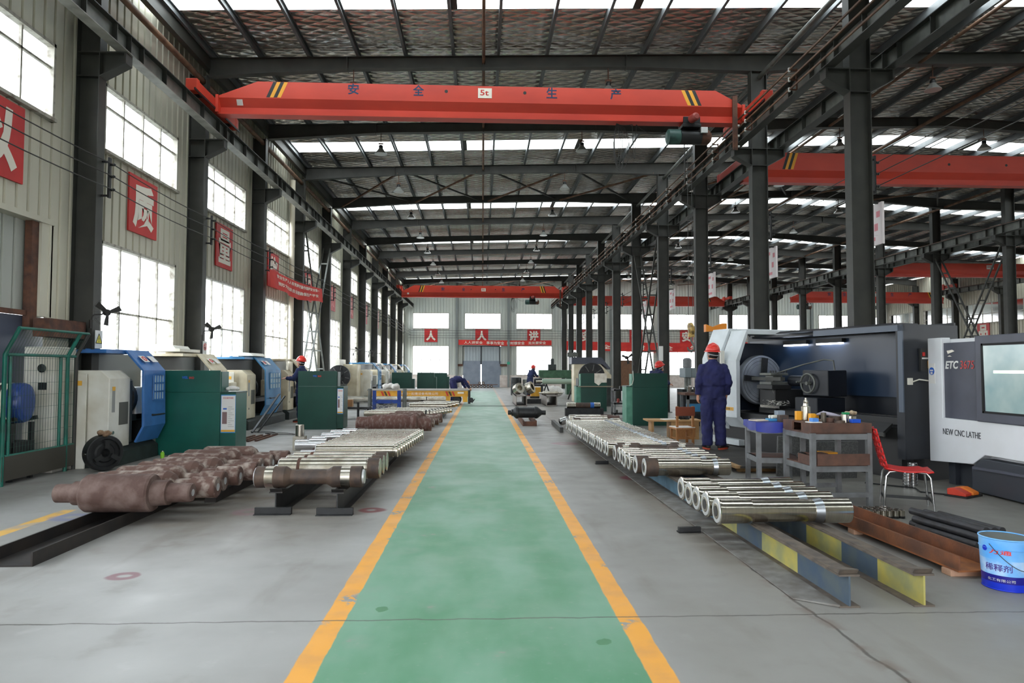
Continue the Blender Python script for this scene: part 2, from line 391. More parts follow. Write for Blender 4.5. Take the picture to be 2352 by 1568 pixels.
def side_wall(name, P, rot, sgn, eave, door_bay=None):
    w_ = MB()
    ys = [YB]+CY+[YF]
    for i in range(len(ys)-1):
        a, b = ys[i], ys[i+1]
        if b-a < 3: sheet(w_, a, b, 0, eave, P, sgn); continue
        c = (a+b)/2; u0, u1 = c-1.39, c+1.37
        if sgn < 0: u0, u1 = a+.45, b-.45
        sheet(w_, a, u0, 0, eave, P, sgn); sheet(w_, u1, b, 0, eave, P, sgn)
        if door_bay == i:
            sheet(w_, u0, u1, 3.62, 5.07, P, sgn)
        else:
            sheet(w_, u0, u1, 0, 1.05, P, sgn); sheet(w_, u0, u1, 3.58, 5.07 if sgn > 0 else 4.4, P, sgn)
            window(P, u0, u1, 1.05, 3.58, 4, (2.42,), rot)
        if sgn > 0:
            sheet(w_, u0, u1, 6.24, eave, P, sgn); window(P, u0, u1, 5.07, 6.24, 4, (5.88,), rot)
        else:
            sheet(w_, u0, u1, 5.7, eave, P, sgn); window(P, u0, u1, 4.4, 5.7, 4, (5.0,), rot)
    struct(w_.build(name, M_wall))
side_wall('wall_left', PL, ROTL, 1, 8.4, door_bay=4)
side_wall('wall_right', PR, ROTR, -1, 8.06)
wf = MB(); wfz = 8.9
FC = [-4.18+4.2*i for i in range(9)]            # window centres of the far wall
edges = [XL]
for i, c in enumerate(FC):
    a, b = c-1.48, c+1.48
    sheet(wf, edges[-1], a, .95, wfz, PF); edges.append(b)
    sheet(wf, a, b, 6.03, wfz, PF); sheet(wf, a, b, 3.36, 4.72, PF)
    window(PF, a, b, 4.72, 6.03, 4, (), ROTF)
    if i != 1: window(PF, a, b, .98, 3.36, 4, (2.2,), ROTF)
sheet(wf, edges[-1], XR, .95, wfz, PF)
wf.k = 1
for a, b in ((XL, -1.6), (1.42, XR)): wf.box(a, b, YF-.06, YF+.1, 0, .98)
struct(wf.build('wall_far', [M_wallf, mat('whitewashed_plinth', (214,204,196), .8, c2=(196,182,172), ns=5)]))
# rear wall behind the camera with a wide open gateway
wr = MB(); PB = lambda u, d, z: (u, YB+d, z)
sheet(wr, XL, -3.2, 0, 8.9, PB, -1); sheet(wr, 3.2, XR, 0, 8.9, PB, -1); sheet(wr, -3.2, 3.2, 4.6, 8.9, PB, -1)
struct(wr.build('wall_rear', M_wall)); portal((0, YB-.05, 2.3), 6.4, 4.6, (pi/2, 0, 0))

# ---------------------------------------------------------------- roof
XC = 13.4
def rtop(x): return 8.23+.03*(x+6.0) if x < XC else 8.812-.05*(x-XC)
def roof_z(x): return rtop(x)+.17
SKYL = [13.25-8.16*2, 13.25-8.16, 13.25, 21.95, 30.0, 38.2, 46.4, 53.6]    # far edges of the translucent strips
rf = MB(); segs = []; y0 = YB
for e in SKYL: segs.append((y0, e-.9)); y0 = e
segs.append((y0, YF+.1))
for a, b in segs:
    for x0, x1 in ((XL, XC), (XC, XR)): rf.add([(x0,a,roof_z(x0)),(x0,b,roof_z(x0)),(x1,b,roof_z(x1)),(x1,a,roof_z(x1))], [(0,1,2,3)])
struct(rf.build('ceiling', M_foil))
M_fib = bpy.data.materials.new('translucent_roof_sheet'); M_fib.use_nodes = True
_n = M_fib.node_tree.nodes; _l = M_fib.node_tree.links; _n.remove(_n['Principled BSDF'])
_t = _n.new('ShaderNodeBsdfTransparent'); _t.inputs[0].default_value = (.9, .92, .88, 1); _d = _n.new('ShaderNodeBsdfTranslucent'); _d.inputs[0].default_value = (.8, .82, .76, 1)
_m = _n.new('ShaderNodeMixShader'); _m.inputs[0].default_value = .25; _l.new(_t.outputs[0], _m.inputs[1]); _l.new(_d.outputs[0], _m.inputs[2]); _l.new(_m.outputs[0], _n['Material Output'].inputs[0])
for i, e in enumerate(SKYL):
    s_ = MB(); g_ = MB()
    for x0, x1 in ((XL, XC), (XC, XR)): s_.add([(x0,e-.9,roof_z(x0)+.02),(x0,e,roof_z(x0)+.02),(x1,e,roof_z(x1)+.02),(x1,e-.9,roof_z(x1)+.02)], [(0,1,2,3)])
    WN[0] += 1; o = struct(s_.build('window_%d' % WN[0], M_fib))
    for x in (-.6, 3.05, 9.3, 16., 22.): g_.box(x-.08, x+.08, e-.9, e, roof_z(x)-.01, roof_z(x)+.015)
    g_.build('lap_strip', M_steel, o)
    for x0, x1 in ((-6.2, 6.), (6.4, 13.3), (13.5, 19), (19.4, 31)):
        portal(((x0+x1)/2, e-.45, roof_z((x0+x1)/2)+.1), x1-x0, .9, (0, 0, 0))
# purlins
M_pur = mat('purlin_paint', (92,96,98), .5, c2=(78,82,84), ns=3)
XP = [-5.93, -4.9, -3.84, -2.77, -1.73, -.67, .33, 1.42, 2.5, 3.6, 4.7, 5.85]; x = 6.95
while x < 31.2: XP.append(round(x, 2)); x += 1.07
for x in XP:
    z = rtop(x); q = MB(); q.box(x-.03, x+.03, YB, YF, z, z+.016); q.box(x-.03, x-.012, YB, YF, z+.016, z+.15); q.box(x-.03, x+.03, YB, YF, z+.15, z+.165)
    struct(q.build('purlin', M_pur))
# rafters: haunched I beams across the three bays
def depth(x):
    d = min(abs(x-c) for c in (-6.0, 6.2, 19.2, 31.2)); return .27+.14*max(0, 1-d/3.2)
xs = [-6.0, -4.4, -2.8, -.5, 1.5, 3.2, 4.7, 6.2, 7.7, 9.4, 11, 12.4, 13.4, 14.8, 16, 17.6, 19.2, 20.8, 22.4, 25.2, 28, 29.6, 31.2]
rb = MB()
for a, b in zip(xs, xs[1:]):
    za, zb = rtop(a), rtop(b); da, db = depth(a), depth(b)
    rb.k = 0; rb.add([(a,-.006,za),(b,-.006,zb),(b,-.006,zb-db),(a,-.006,za-da),(a,.006,za),(b,.006,zb),(b,.006,zb-db),(a,.006,za-da)], [(3,2,1,0),(4,5,6,7)])
    for t, dz in ((0, 0), (1, 0)):
        q0, q1 = (za-da, zb-db) if t else (za-.012, zb-.012)
        rb.add([(a,-.09,q0),(b,-.09,q1),(b,.09,q1),(a,.09,q0),(a,-.09,q0+.012),(b,-.09,q1+.012),(b,.09,q1+.012),(a,.09,q0+.012)], [(0,3,2,1),(4,5,6,7),(0,1,5,4),(2,3,7,6)])
for x in (-3, 0, 3.2, 9.3, 12.6, 16): rb.box(x-.008, x+.008, -.09, .09, rtop(x)-depth(x)-.02, rtop(x))
r0 = struct(rb.build('roof_rafter', M_steel, loc=(0, CY[0], 0)))
for y in CY[1:]: c = r0.copy(); COL.objects.link(c); c.location = (0, y, 0)
# ridge and eave tie pipes (run the length of the hall)
for x, z, r, m in ((0.0, 8.27, .035, M_rustpipe), (-6.12, 7.72, .06, M_rustpipe), (6.25, 8.08, .055, M_steel_l), (19.1, 8.2, .05, M_rustpipe), (12.6, 8.48, .05, M_rustpipe), (10.0, 8.5, .04, M_rustpipe)):
    q = MB(); q.cyl((x, YB, z), (x, YF, z), r, n=8); struct(q.build('tie_pipe', m))
q = MB(); q.box(-6.1, -5.98, YB, YF, 7.98, 8.38); struct(q.build('eave_beam', M_steel))
# wind bracing in the roof plane between two rafters
for (ya, yb) in ((CY[7], CY[8]), (CY[14], CY[15])):
    for a, b in ((-5.6, -2.9), (-2.7, -.2), (.2, 2.9), (3.1, 5.9), (7, 9.6), (10, 12.4), (13, 16), (16, 18.8)):
        for p, q_ in ((a, b), (b, a)):
            q = MB(); z = .02 if p < q_ else -.05
            q.bar((p, ya, rtop(p)-depth(p)+.1+z), (q_, yb, rtop(q_)-depth(q_)+.1+z), .055, .055); struct(q.build('roof_brace', M_rustpipe if p > q_ else M_steel))

# ---------------------------------------------------------------- columns, corbels, runway beams
def column(mb, h=7.95):
    mb.box(-.18, -.165, -.1, .1, 0, h); mb.box(.165, .18, -.1, .1, 0, h); mb.box(-.165, .165, -.006, .006, 0, h)
    mb.box(-.25, .25, -.16, .16, 0, .02)
def corbel(mb, s):
    """stub bracket that carries the runway beam; s = side"""
    a, b = .18*s, .58*s
    mb.prism([(a, 6.42), (b, 6.42), (b, 6.26), (a, 6.04)], 'y', -.006, .006)
    mb.box(min(a, b), max(a, b), -.1, .1, 6.41, 6.43)
    p = [(a, 6.03), (b, 6.25), (b, 6.265), (a, 6.045)]; mb.prism(p, 'y', -.1, .1)
    mb.box(min(b-.03*s, b), max(b-.03*s, b), -.1, .1, 6.26, 6.42)
def col_row(x, sides, y0, h, mats=(M_steel, M_flange_lit)):
    c = MB(); column(c, h); base = struct(c.build('steel_column', mats[0], loc=(x, y0[0], 0)))
    for s in sides: k = MB(); corbel(k, s); k.build('corbel', mats[0], base)
    for s in (-1, 1):
        st = MB(); st.box(-.165, .165, -.095, .095, 6.03, 6.045); st.box(-.165, .165, -.095, .095, 6.41, 6.425)
    st.build('stiffener_plate', mats[0], base)
    for y in y0[1:]: dup(base, (x, y, 0))
col_row(-6.2, (1,), CY, 7.85)
col_row(6.2, (-1, 1), CY, 8.2)
RY = [24.2+4.06*i for i in range(-4, 8)]
col_row(19.38, (-1, 1), RY, 8.45)
col_row(31.1, (-1,), CY, 7.5)
for i, x in enumerate([-2.08+4.2*k for k in range(8)]):
    if abs(x-6.2) < .5 or abs(x-19.3) < .6: continue
    c = MB(); c.box(-.09, .09, -.1, -.085, 0, 8.7); c.box(-.09, .09, .085, .1, 0, 8.7); c.box(-.006, .006, -.085, .085, 0, 8.7)
    struct(c.build('wind_post', mat('pale_post_paint', (120,124,122), .6) if i == 0 else MATS['pale_post_paint'], loc=(x, YF-.14, 0)))
def runway(x, y0, y1, step, face, n=5):
    """plate girder between two columns with web stiffeners and a rail on top"""
    b = MB(); L_ = step
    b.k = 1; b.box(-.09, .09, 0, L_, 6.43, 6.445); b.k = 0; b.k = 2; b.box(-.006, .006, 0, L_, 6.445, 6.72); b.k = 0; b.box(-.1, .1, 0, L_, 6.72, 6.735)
    for i in range(n): y = L_*(i+.5)/n; b.box(-.085, .085, y-.006, y+.006, 6.445, 6.72)
    b.box(-.085, .085, 0, .012, 6.445, 6.72)
    base = struct(b.build('runway_beam', [M_steel, M_flange_lit if x < 0 else M_steel, M_steel_l], loc=(x, y0, 0)))  # web paler than its stiffeners: window light painted into its colour
    r = MB(); r.box(-.03, .03, 0, L_, 6.735, 6.775); r.build('crane_rail', M_rust, base)
    y = y0+step
    while y < y1-.5: dup(base, (x, y, 0)); y += step
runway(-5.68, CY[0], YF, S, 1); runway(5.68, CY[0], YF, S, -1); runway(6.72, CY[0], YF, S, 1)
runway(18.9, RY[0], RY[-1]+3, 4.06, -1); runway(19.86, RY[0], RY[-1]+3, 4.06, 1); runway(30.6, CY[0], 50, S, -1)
# lattice bracing in the column lines (paired angles with rungs)
def lattice(x, ya, yb, z0=.1, z1=6.2, nm='lattice_brace'):
    for s in (-1, 1):
        a, b = (ya, yb) if s > 0 else (yb, ya); q = MB()
        for dx in (-.13, .13): q.bar((x+dx, a, z0), (x+dx, b, z1), .05, .05)
        for i in range(1, 9): t = i/9; q.bar((x-.13, a+(b-a)*t, z0+(z1-z0)*t), (x+.13, a+(b-a)*t, z0+(z1-z0)*t), .05, .05)
        struct(q.build(nm, M_steel_l if x < 0 else M_steel))
lattice(-6.15, CY[7]+.15, CY[8]-.15); lattice(6.2, CY[7]+.15, CY[8]-.15); lattice(19.38, RY[4]+.15, RY[5]-.15)
# PVC downpipe on the left wall
q = MB(); q.cyl((-6.2, 22.35, 0), (-6.2, 22.35, 7.6), .08, n=12); q.lathe([(.09, 0), (.09, .08)], (-6.2, 22.35, 3.0), n=12); q.lathe([(.09, 0), (.09, .08)], (-6.2, 22.35, 5.4), n=12)
tag(q.build('downpipe', mat('cream_pvc', (206,196,176), .5)), 'cream plastic rainwater pipe running up the left wall beside a column', 'pipe')

# ---------------------------------------------------------------- doors
d = struct(MB().box(-6.62, -6.5, 6.9, 10.12, 0, .02).build('door_1', M_steel))
q = MB(); sheet(q, 6.9, 10.1, 2.24, 3.6, lambda u, d_, z: (-6.55+d_, u, z)); q.build('upper_sheet', mat('door_sheet_grey', (168,170,162), .55), d)
q = MB(); q.box(-6.58, -6.53, 6.9, 10.45, .02, 2.2); q.build('lower_leaf', mat('blue_grey_door', (74,80,96), .45), d)
q = MB(); q.box(-6.52, -6.46, 6.9, 10.1, 2.2, 2.27); q.box(-6.52, -6.42, 9.95, 10.1, 2.0, 3.6); q.build('door_rail', M_rust, d)
q = MB(); q.box(-6.6, -6.38, 10.1, 10.36, 2.2, 3.62); q.box(-6.6, -6.36, 9.0, 10.36, 3.56, 3.64); struct(q.build('trim_1', M_wall))
q = MB(); q.box(-6.34, -6.12, 9.9, 10.8, 1.9, 2.16); struct(q.build('door_track_box', M_rust))
q = MB(); q.add([(-6.6,6.9,0),(-6.6,10.15,0),(-6.6,10.15,3.6),(-6.6,6.9,3.6)], [(0,1,2,3)])
d = struct(MB().box(-1.6, 1.43, YF-.02, YF+.08, 1.84, 1.9).build('door_2', M_dark))
M_dleaf = mat('grey_blue_door_leaf', (130,138,150), .5, c2=(116,124,136), ns=2)
for a, b in ((-1.56, -.15), (-.05, 1.52)):
    q = MB(); z = 0
    while z < 1.83: q.box(a, b, YF-.03, YF+.03, z, z+.27); q.box(a, b, YF-.015, YF+.03, z+.27, z+.305); z += .305
    q.build('door_leaf', M_dleaf, d)
    q = MB(); PD = lambda u, d_, z: (u, YF+.02-d_, z); sheet(q, a-(.0 if a < -1 else .1), b+(.1 if a < -1 else 0), 1.9, 3.32, PD); q.build('transom_sheet', mat('transom_grey', (164,172,176), .5) if a < -1 else MATS['transom_grey'], d)
q = MB()
for x in (-1.58, -.1, 1.4): q.box(x-.03, x+.03, YF-.04, YF, 1.9, 3.34)
q.box(-1.6, 1.43, YF-.04, YF, 3.3, 3.36); q.build('transom_frame', M_dark, d)
q = MB(); q.box(-2.1, -1.6, YF-.12, YF-.05, 1.7, 1.88); q.box(1.43, 2.0, YF-.12, YF-.05, 1.7, 1.88); struct(q.build('trim_2', M_rust))
# ---------------------------------------------------------------- overhead cranes
M_hoistg = mat('hoist_green', (58,92,84), .5, c2=(40,66,62), ns=6)
def disc_y(mb, x, y, z, r, n=16): mb.cyl((x, y, z), (x, y-.004, z), r, n=n)
def crane(label, xa, xb, y, zb, texts, plate, stripes, flat=.55, h=.68, carr=1.1, arm=None, holes=(), tagx=None):
    """single girder bridge crane; root at the middle of the girder underside"""
    xc = (xa+xb)/2; t = thing('bridge_crane', label, 'crane', (xc, y, zb), group='overhead bridge cranes')
    a, b = xa-xc, xb-xc
    g = MB(); st = [(a, .36), (a+.82, h), (b-.6, h), (b, .36)]
    def prof(zt): return [(-.16, zt), (-.16, .33), (-.06, .16), (-.06, .04), (-.13, .04), (-.13, 0), (.13, 0), (.13, .04), (.06, .04), (.06, .16), (.16, .33), (.16, zt)]
    n = 12; vs = []
    for x, zt in st: vs += [(x, p, q) for p, q in prof(zt)]
    fs = [(i*n+k, i*n+(k+1) % n, (i+1)*n+(k+1) % n, (i+1)*n+k) for i in range(len(st)-1) for k in range(n)]
    fs += [tuple(range(n))[::-1], tuple(range((len(st)-1)*n, len(st)*n))]
    g.add(vs, fs); g.build('girder', M_red, t)
    for s, x in ((-1, a-.12), (1, b+.12)):
        cz = 6.7-zb; c = MB(); c.box(x-.1, x+.1, -carr, carr, cz+.12, cz+.32); c.box(x-.11, x+.11, -carr-.02, -carr+.12, cz+.1, cz+.34); c.box(x-.11, x+.11, carr-.12, carr+.02, cz+.1, cz+.34)
        e = c.build('end_carriage', M_red, t, bevel=.012)
        for yy in (-carr+.3, carr-.3):
            wv = MB(); wv.cyl((x-.05, yy, cz+.19), (x+.05, yy, cz+.19), .11, n=16); wv.build('wheel', M_dark, e)
        k = MB(); k.box(x+.1*-s-.01, x+.1*-s+.01, -carr-.1, carr+.1, cz+.09, cz+.13); k.build('wheel_guard', M_dark, e)
        gp = MB(); gp.box(min(x+.1*-s, x+.16*-s), max(x+.1*-s, x+.16*-s), -.2, .2, cz+.04, cz+.4); gp.build('gusset', M_red, e)
    for xs_, lean in stripes:
        x = xs_-xc
        for k, m in ((0, M_blk), (1, M_yel), (2, M_blk), (3, M_yel)):
            q = MB(); x0 = x+(k-2)*.075*(1 if lean > 0 else -1); pts = [(x0, .35), (x0+.075, .35), (x0+.075+.14*lean, h-.005), (x0+.14*lean, h-.005)]
            q.prism(pts, 'y', -.163, -.16); q.build('hazard_stripe', m, t)
    for s_, x in texts: text('lettering', s_, .23, .23, M_blue, t, (x-xc, -.162, .56), bold=.02)
    if plate:
        s_, x, w_, m = plate; q = MB(); q.box(x-xc-w_/2, x-xc+w_/2, -.168, -.16, .42, .63); pl = q.build('capacity_plate', M_cream if m else M_white, t)
        text('lettering', s_, w_*.62, .12, MATS['plate_red'], pl, (x-xc-.01, -.169, .535), bold=.015)
    for x in holes: q = MB(); disc_y(q, x-xc, -.16, .55, .035); q.build('lifting_hole', M_blk, t)
    if tagx: q = MB(); q.M = Matrix.Translation((tagx-xc, -.115, .25)) @ Matrix.Rotation(radians(30), 4, 'X'); q.box(-.06, .06, -.01, 0, -.06, .06); q.build('paper_tag', M_white, t)
    if arm:
        q = MB(); q.box(arm-xc-.05, arm-xc+.05, -.21, -.17, -.6, .56); q.build('collector_post', M_rust, t)
        for z in (-.08, -.3, -.53): q = MB(); q.cyl((arm-xc+.05, -.2, z), (arm-xc+.09, -.2, z), .022, n=10); q.build('collector_knob', M_white, t)
    return t
mat('plate_red', (200,40,36), .5)
crane('nearest orange-red bridge crane over the green walkway, marked 5t, with blue characters', -5.5, 5.55, 14.3, 6.72,
      (('安', -2.71), ('全', -1.36), ('生', 1.44), ('产', 2.8)), ('5t', .03, .29, 1), ((-4.35, 1), (4.42, -1)), arm=5.35, holes=(-.78, .87), tagx=-5.05)
crane('far orange-red bridge crane in front of the end wall above the walkway', -5.5, 5.5, 46.5, 6.33,
      (('安', -2.7), ('全', -1.3), ('生', 1.42), ('产', 2.75)), ('5t', .06, .3, 1), ((-4.2, 1), (4.1, -1)), h=.8, arm=5.3, holes=(-.78, .87), tagx=-5.05)
crane('red bridge crane of the middle bay, half hidden by the big right column', 6.95, 18.7, 17.9, 6.47, (), None, ((8.15, 1),), h=.8, carr=1.25, holes=(12.6, 14.2))
crane('orange bridge crane of the far right bay marked 10t', 20.1, 30.4, 35.2, 6.42, (), ('10t', 27.0, .38, 0), (), h=.72)
crane('small distant red bridge crane of the middle bay near the end wall', 6.95, 18.7, 52.0, 6.35, (), None, ((8.2, 1), (17.4, -1)), h=.75)
crane('distant red bridge crane of the right bay with faint blue lettering', 20.1, 30.3, 43.6, 5.85, (('安', 22.6), ('全', 23.6), ('生', 26.8), ('产', 28)), ('5t', 25.6, .3, 0), ((29.4, -1),), h=.72)
def hoist(label, x, y, zb, hook_z=None, sc=1.):
    t = thing('electric_hoist', label, 'hoist', (x, y, zb), group='electric wire rope hoists')
    q = MB(); q.box(-.2, .2, -.2, .2, -.12, -.05); q.box(-.18, .18, -.2, -.15, -.05, .1); q.box(-.18, .18, .15, .2, -.05, .1); q.build('trolley', M_dark, t, bevel=.01)
    q = MB(); q.lathe([(.07, 0), (.085, .02), (.085, .2), (.05, .23)], (-.02, -.2, .03), (.25, -1, 0), n=16); q.build('travel_motor', mat('hoist_motor_red', (150,62,54), .5) if 'hoist_motor_red' not in MATS else MATS['hoist_motor_red'], t)
    q = MB(); q.lathe([(.16, 0), (.16, .44)], (-.2, 0, -.28), (1, 0, 0), n=20); q.build('rope_drum', M_blk, t)
    q = MB(); q.lathe([(.1, -.02), (.165, .02), (.165, .26), (.15, .28)], (-.48, 0, -.28), (1, 0, 0), n=20); q.build('hoist_motor', M_hoistg, t)
    q = MB(); q.lathe([(.15, 0), (.16, .03), (.16, .16), (.1, .22), (.0, .23)], (.24, 0, -.28), (1, 0, 0), n=20); q.build('gearbox', M_rust, t)
    q = MB(); q.box(.2, .34, -.2, -.15, -.24, -.12); q.build('control_box', M_white, t)
    if hook_z:
        z = hook_z-zb; q = MB()
        for dx in (-.05, .04): q.cyl((dx, -.02, -.42), (dx, -.02, z+.44), .006, n=5)
        q.cyl((-.1, .02, -.4), (-.1, .02, -1.3), .012, n=5); q.build('wire_rope', M_wire, t)
        q = MB(); q.lathe([(.11, -.045), (.13, -.03), (.13, .03), (.11, .045)], (0, -.02, z+.36), (1, 0, .2), n=16); q.box(-.06, .06, -.06, .02, z+.18, z+.34); b = q.build('hook_block', mat('hook_block_yellow', (198,164,92), .5, c2=(90,74,50), ns=12), t)
        q = MB(); q.tube([(.02*0, -.02, z+.2), (0, -.02, z+.1), (.03, -.02, z+.05), (.07, -.02, z-.02), (.06, -.02, z-.09), (0, -.02, z-.12), (-.06, -.02, z-.09), (-.08, -.02, z-.03)], [.02,.022,.024,.026,.028,.03,.024,.012], n=8); q.build('hook', M_steel_l, b)
        q = MB(); q.cyl((0, -.02, z-.1), (.01, -.02, z-.9), .004, n=5); q.build('sling_cord', M_wire, b)
    return t
hoist('green and black electric hoist under the nearest crane, its hook hanging low', 4.42, 14.3, 6.72, 1.96)
hoist('dark electric hoist under the far crane above the walkway', 3.4, 46.5, 6.33)
hoist('small hoist of the distant middle-bay crane, seen between columns', 12.0, 52., 6.35)
hoist('small hoist under the distant crane of the right bay', 21., 43.6, 5.85)
def festoon(label, x, y, z, xh):
    q = MB()
    for k in range(7):
        a = .05+.02*k; L_ = .8+.05*((k*3) % 5)
        q.tube([(x+a*sin(2*pi*i/14)*(1 if i < 15 else 1)+.02*k, y+.02*(k-3), z-.05-L_*(1-cos(2*pi*i/14))/2) for i in range(15)], .007, n=5)
    prev = (x, y, z-.05)
    for k, (x1, d) in enumerate(((x+.35, .06), (x+(xh-x)*.42, .05), (xh, .0))):
        pts = []; n = 10; drop = (.02, .75, .1)[k]
        x0 = prev[0]
        for i in range(n+1): u = i/n; pts.append((x0+(x1-x0)*u, y, z-.05-drop*4*u*(1-u)-.15*(k == 2)*u))
        q.tube(pts, .008, n=5); prev = (x1, y, z)
    tag(q.build('festoon_cable', M_wire), label, 'cable', 'hoist supply cables')
festoon('bundle of looped black supply cable hanging below the nearest crane', 2.85, 14.35, 6.76, 3.88)
festoon('looped supply cable hanging below the far crane over the walkway', 2.0, 46.5, 6.37, 2.85)

# ---------------------------------------------------------------- conductor bars on the right runway, wires on the left wall
for k, z in enumerate((6.82, 6.64, 6.46)):
    q = MB(); q.bar((5.47, CY[1], z), (5.47, 54, z), .025, .03)
    tag(q.build('conductor_bar', M_rustpipe), ('topmost','middle','lowest')[k]+' of three rusty conductor bars along the right-hand crane runway', 'conductor bar', 'conductor bars')
br = thing('insulator_bracket', '', 'bracket', group='insulator brackets on the right runway')
q = MB(); q.box(-.03, .11, -.012, .012, .2, .225); q.box(-.03, .11, -.012, .012, .38, .405); q.box(-.03, .11, -.012, .012, .02, .045); q.box(.09, .115, -.012, .012, 0, .42); q.build('arm', M_rust, br)
for z in (.03, .21, .39): q = MB(); q.lathe([(.018, -.035), (.024, -.02), (.018, 0), (.024, .02), (.018, .04)], (-.03, 0, z), n=10); q.build('insulator', M_white, br)
i = 0; y = 10.9+.9
while y < 50:
    lb = 'white-knobbed insulator bracket on the right crane runway, %s from the front' % ordinal(i)
    if i == 0: br.location = (5.5, y, 6.43); br['label'] = lb
    else: dup(br, (5.5, y, 6.43), lb)
    i += 1; y += 2.04
for k, z in enumerate((4.67, 4.48, 4.27)):
    q = MB(); pts = []
    ys = [2.5]+[c for c in CY if c > 2.6]+[54]
    for a, b in zip(ys, ys[1:]):
        for j in range(6): u = j/6; pts.append((-5.84, a+(b-a)*u, z-.05*4*u*(1-u)))
    q.tube(pts, .009, n=5); tag(q.build('conductor_wire', M_wire), ('highest','middle','lowest')[k]+' of the three bare wires strung along the left wall columns', 'wire', 'wires along the left wall')
    q = MB(); q.tube([(x if False else 6.58, a, z+.25) for a in ys], .008, n=5); tag(q.build('conductor_wire', M_wire), ('highest','middle','lowest')[k]+' of three bare wires strung behind the right row of columns', 'wire', 'wires behind the right columns')
wb = thing('wire_bracket', '', 'bracket', group='wire brackets on the columns')
q = MB(); q.box(.0, .03, -.03, .03, -.08, .56); q.box(-.1, .0, -.015, .015, -.06, -.03); q.box(-.1, .0, -.015, .015, .48, .51); q.build('bracket_bar', M_dark, wb)
for z in (.05, .26, .45): q = MB(); q.lathe([(.012, 0), (.026, .02), (.014, .035), (.026, .05), (.012, .075)], (.03, 0, z), (1, 0, 0), n=10); q.build('insulator', M_dark, wb)
for i, y in enumerate(CY[4:]):
    lb = 'dark wire bracket with three insulators on the %s left column from the front' % ordinal(i)
    if i == 0: wb.location = (-5.92, y+.05, 4.22); wb['label'] = lb
    else: dup(wb, (-5.92, y+.05, 4.22), lb)
for i, y in enumerate(CY[4:13]): dup(wb, (6.48, y+.05, 4.45), 'dark wire bracket with three insulators behind the %s right column from the front' % ordinal(i))
for k in range(4):
    q = MB(); q.cyl((-6, YF-.26, 3.98+.2*k), (30, YF-.26, 3.98+.2*k), .012, n=5); tag(q.build('conductor_wire', M_wire), '%s of four wires strung across the end wall, counted from below' % ('lowest','second','third','highest')[k], 'wire', 'wires across the end wall')

# ---------------------------------------------------------------- high bay lamps under the rafters
M_bulb = emit('lamp_bulb', (255,252,244), 6.)
M_shade = mat('lamp_reflector', (186,188,184), .3, .6)
lp = thing('high_bay_lamp', '', 'lamp', group='high bay lamps under the roof beams')
q = MB(); q.cyl((0, 0, 0), (0, 0, -.26), .012, n=6); q.box(-.07, .07, -.015, .015, -.3, -.27); q.cyl((-.06, 0, -.3), (-.06, 0, -.36), .006, n=5); q.cyl((.06, 0, -.3), (.06, 0, -.36), .006, n=5); q.build('hanger_rod', M_rust, lp)
q = MB(); q.lathe([(.045, 0), (.06, -.03), (.06, -.09)], (0, 0, -.33), n=14); q.build('ballast', M_dark, lp)
q = MB(); q.lathe([(.06, 0), (.085, -.04), (.13, -.1), (.17, -.14), (.18, -.16)], (0, 0, -.42), n=20, smooth=True); sh = q.build('lamp_shade', M_shade, lp)
q = MB(); q.ball((0, 0, -.5), .045, rz=.06); q.build('bulb', M_bulb, sh)
first = True
for bx, xs_ in (('left of the walkway', (-2.87,)), ('right of the walkway', (2.8,)), ('left in the middle bay', (10.3,)), ('right in the middle bay', (14.6,))):
    for x in xs_:
        for i, y in enumerate(CY[5:]):
            lb = 'bell-shaped lamp %s, under the %s roof beam' % (bx, ordinal(i)); z = rtop(x)-depth(x)-.0
            if first: lp.location = (x, y, z); lp['label'] = lb; first = False
            else: dup(lp, (x, y, z), lb)

# ---------------------------------------------------------------- signs and banners
def board(label, ch, pos, face, m=M_sign, sz=1.05, grp='red character boards', mt=M_cream):
    """square board with one character; its face looks along the face matrix"""
    q = MB(); q.M = face; q.box(-sz/2, sz/2, -sz/2, sz/2, -.03, 0); o = tag(q.build('character_board', m, loc=pos), label, 'sign', grp)
    text('lettering', ch, sz*.74, sz*.8, mt, o, (face @ Vector((0, 0, .003))), face, bold=.045)
    return o
BC = [10.9+S*(i+.5) for i in range(-1, 11)]
board('red board with a cream character, cut off by the left edge of the photo', '以', (-6.33, BC[0]+.2, 4.5), EAST)
board('large red board 质 on the left wall above the nearest tall window', '质', (-6.33, BC[1]-.02, 4.45), EAST)
board('red board 量 on the left wall, second full board from the front', '量', (-6.33, BC[2]-.08, 4.43), EAST)
board('red board 信 on the left wall, just above the red cloth banner', '信', (-6.33, BC[3]-.25, 4.43), EAST)
board('red board on the left wall half hidden behind the lattice brace', '誉', (-6.33, BC[4]-.2, 4.43), EAST)
for i, (ch, nm) in enumerate((('求', 'first'), ('发', 'second'), ('展', 'third'), ('创', 'fourth'))):
    board('faded pink board on the left wall, %s one beyond the lattice brace' % nm, ch, (-6.33, BC[5+i]-.2, 4.43), EAST, M_signp, mt=mat('faded_pink_letter', (226,150,146), .6) if i == 0 else MATS['faded_pink_letter'])
for x, ch, lb in ((-4.18, '人', 'red board 人 on the end wall left of the big door'), (-.06, '人', 'red board 人 on the end wall straight above the big door'), (4.18, '讲', 'red board 讲 on the end wall right of the big door'),
                  (8.45, '安', 'red board 安 on the end wall between the right columns'), (12.6, '全', 'red board 全 on the end wall beside the lattice brace'), (16.8, '安', 'red board 安 on the end wall near the hanging crane hook')):
    board(lb, ch, (x, YF-.05, 4.18), FRONT)
board('red board on the right-hand side wall above the dark lathe', '品', (XR-.05, 41.4, 3.9), WEST)
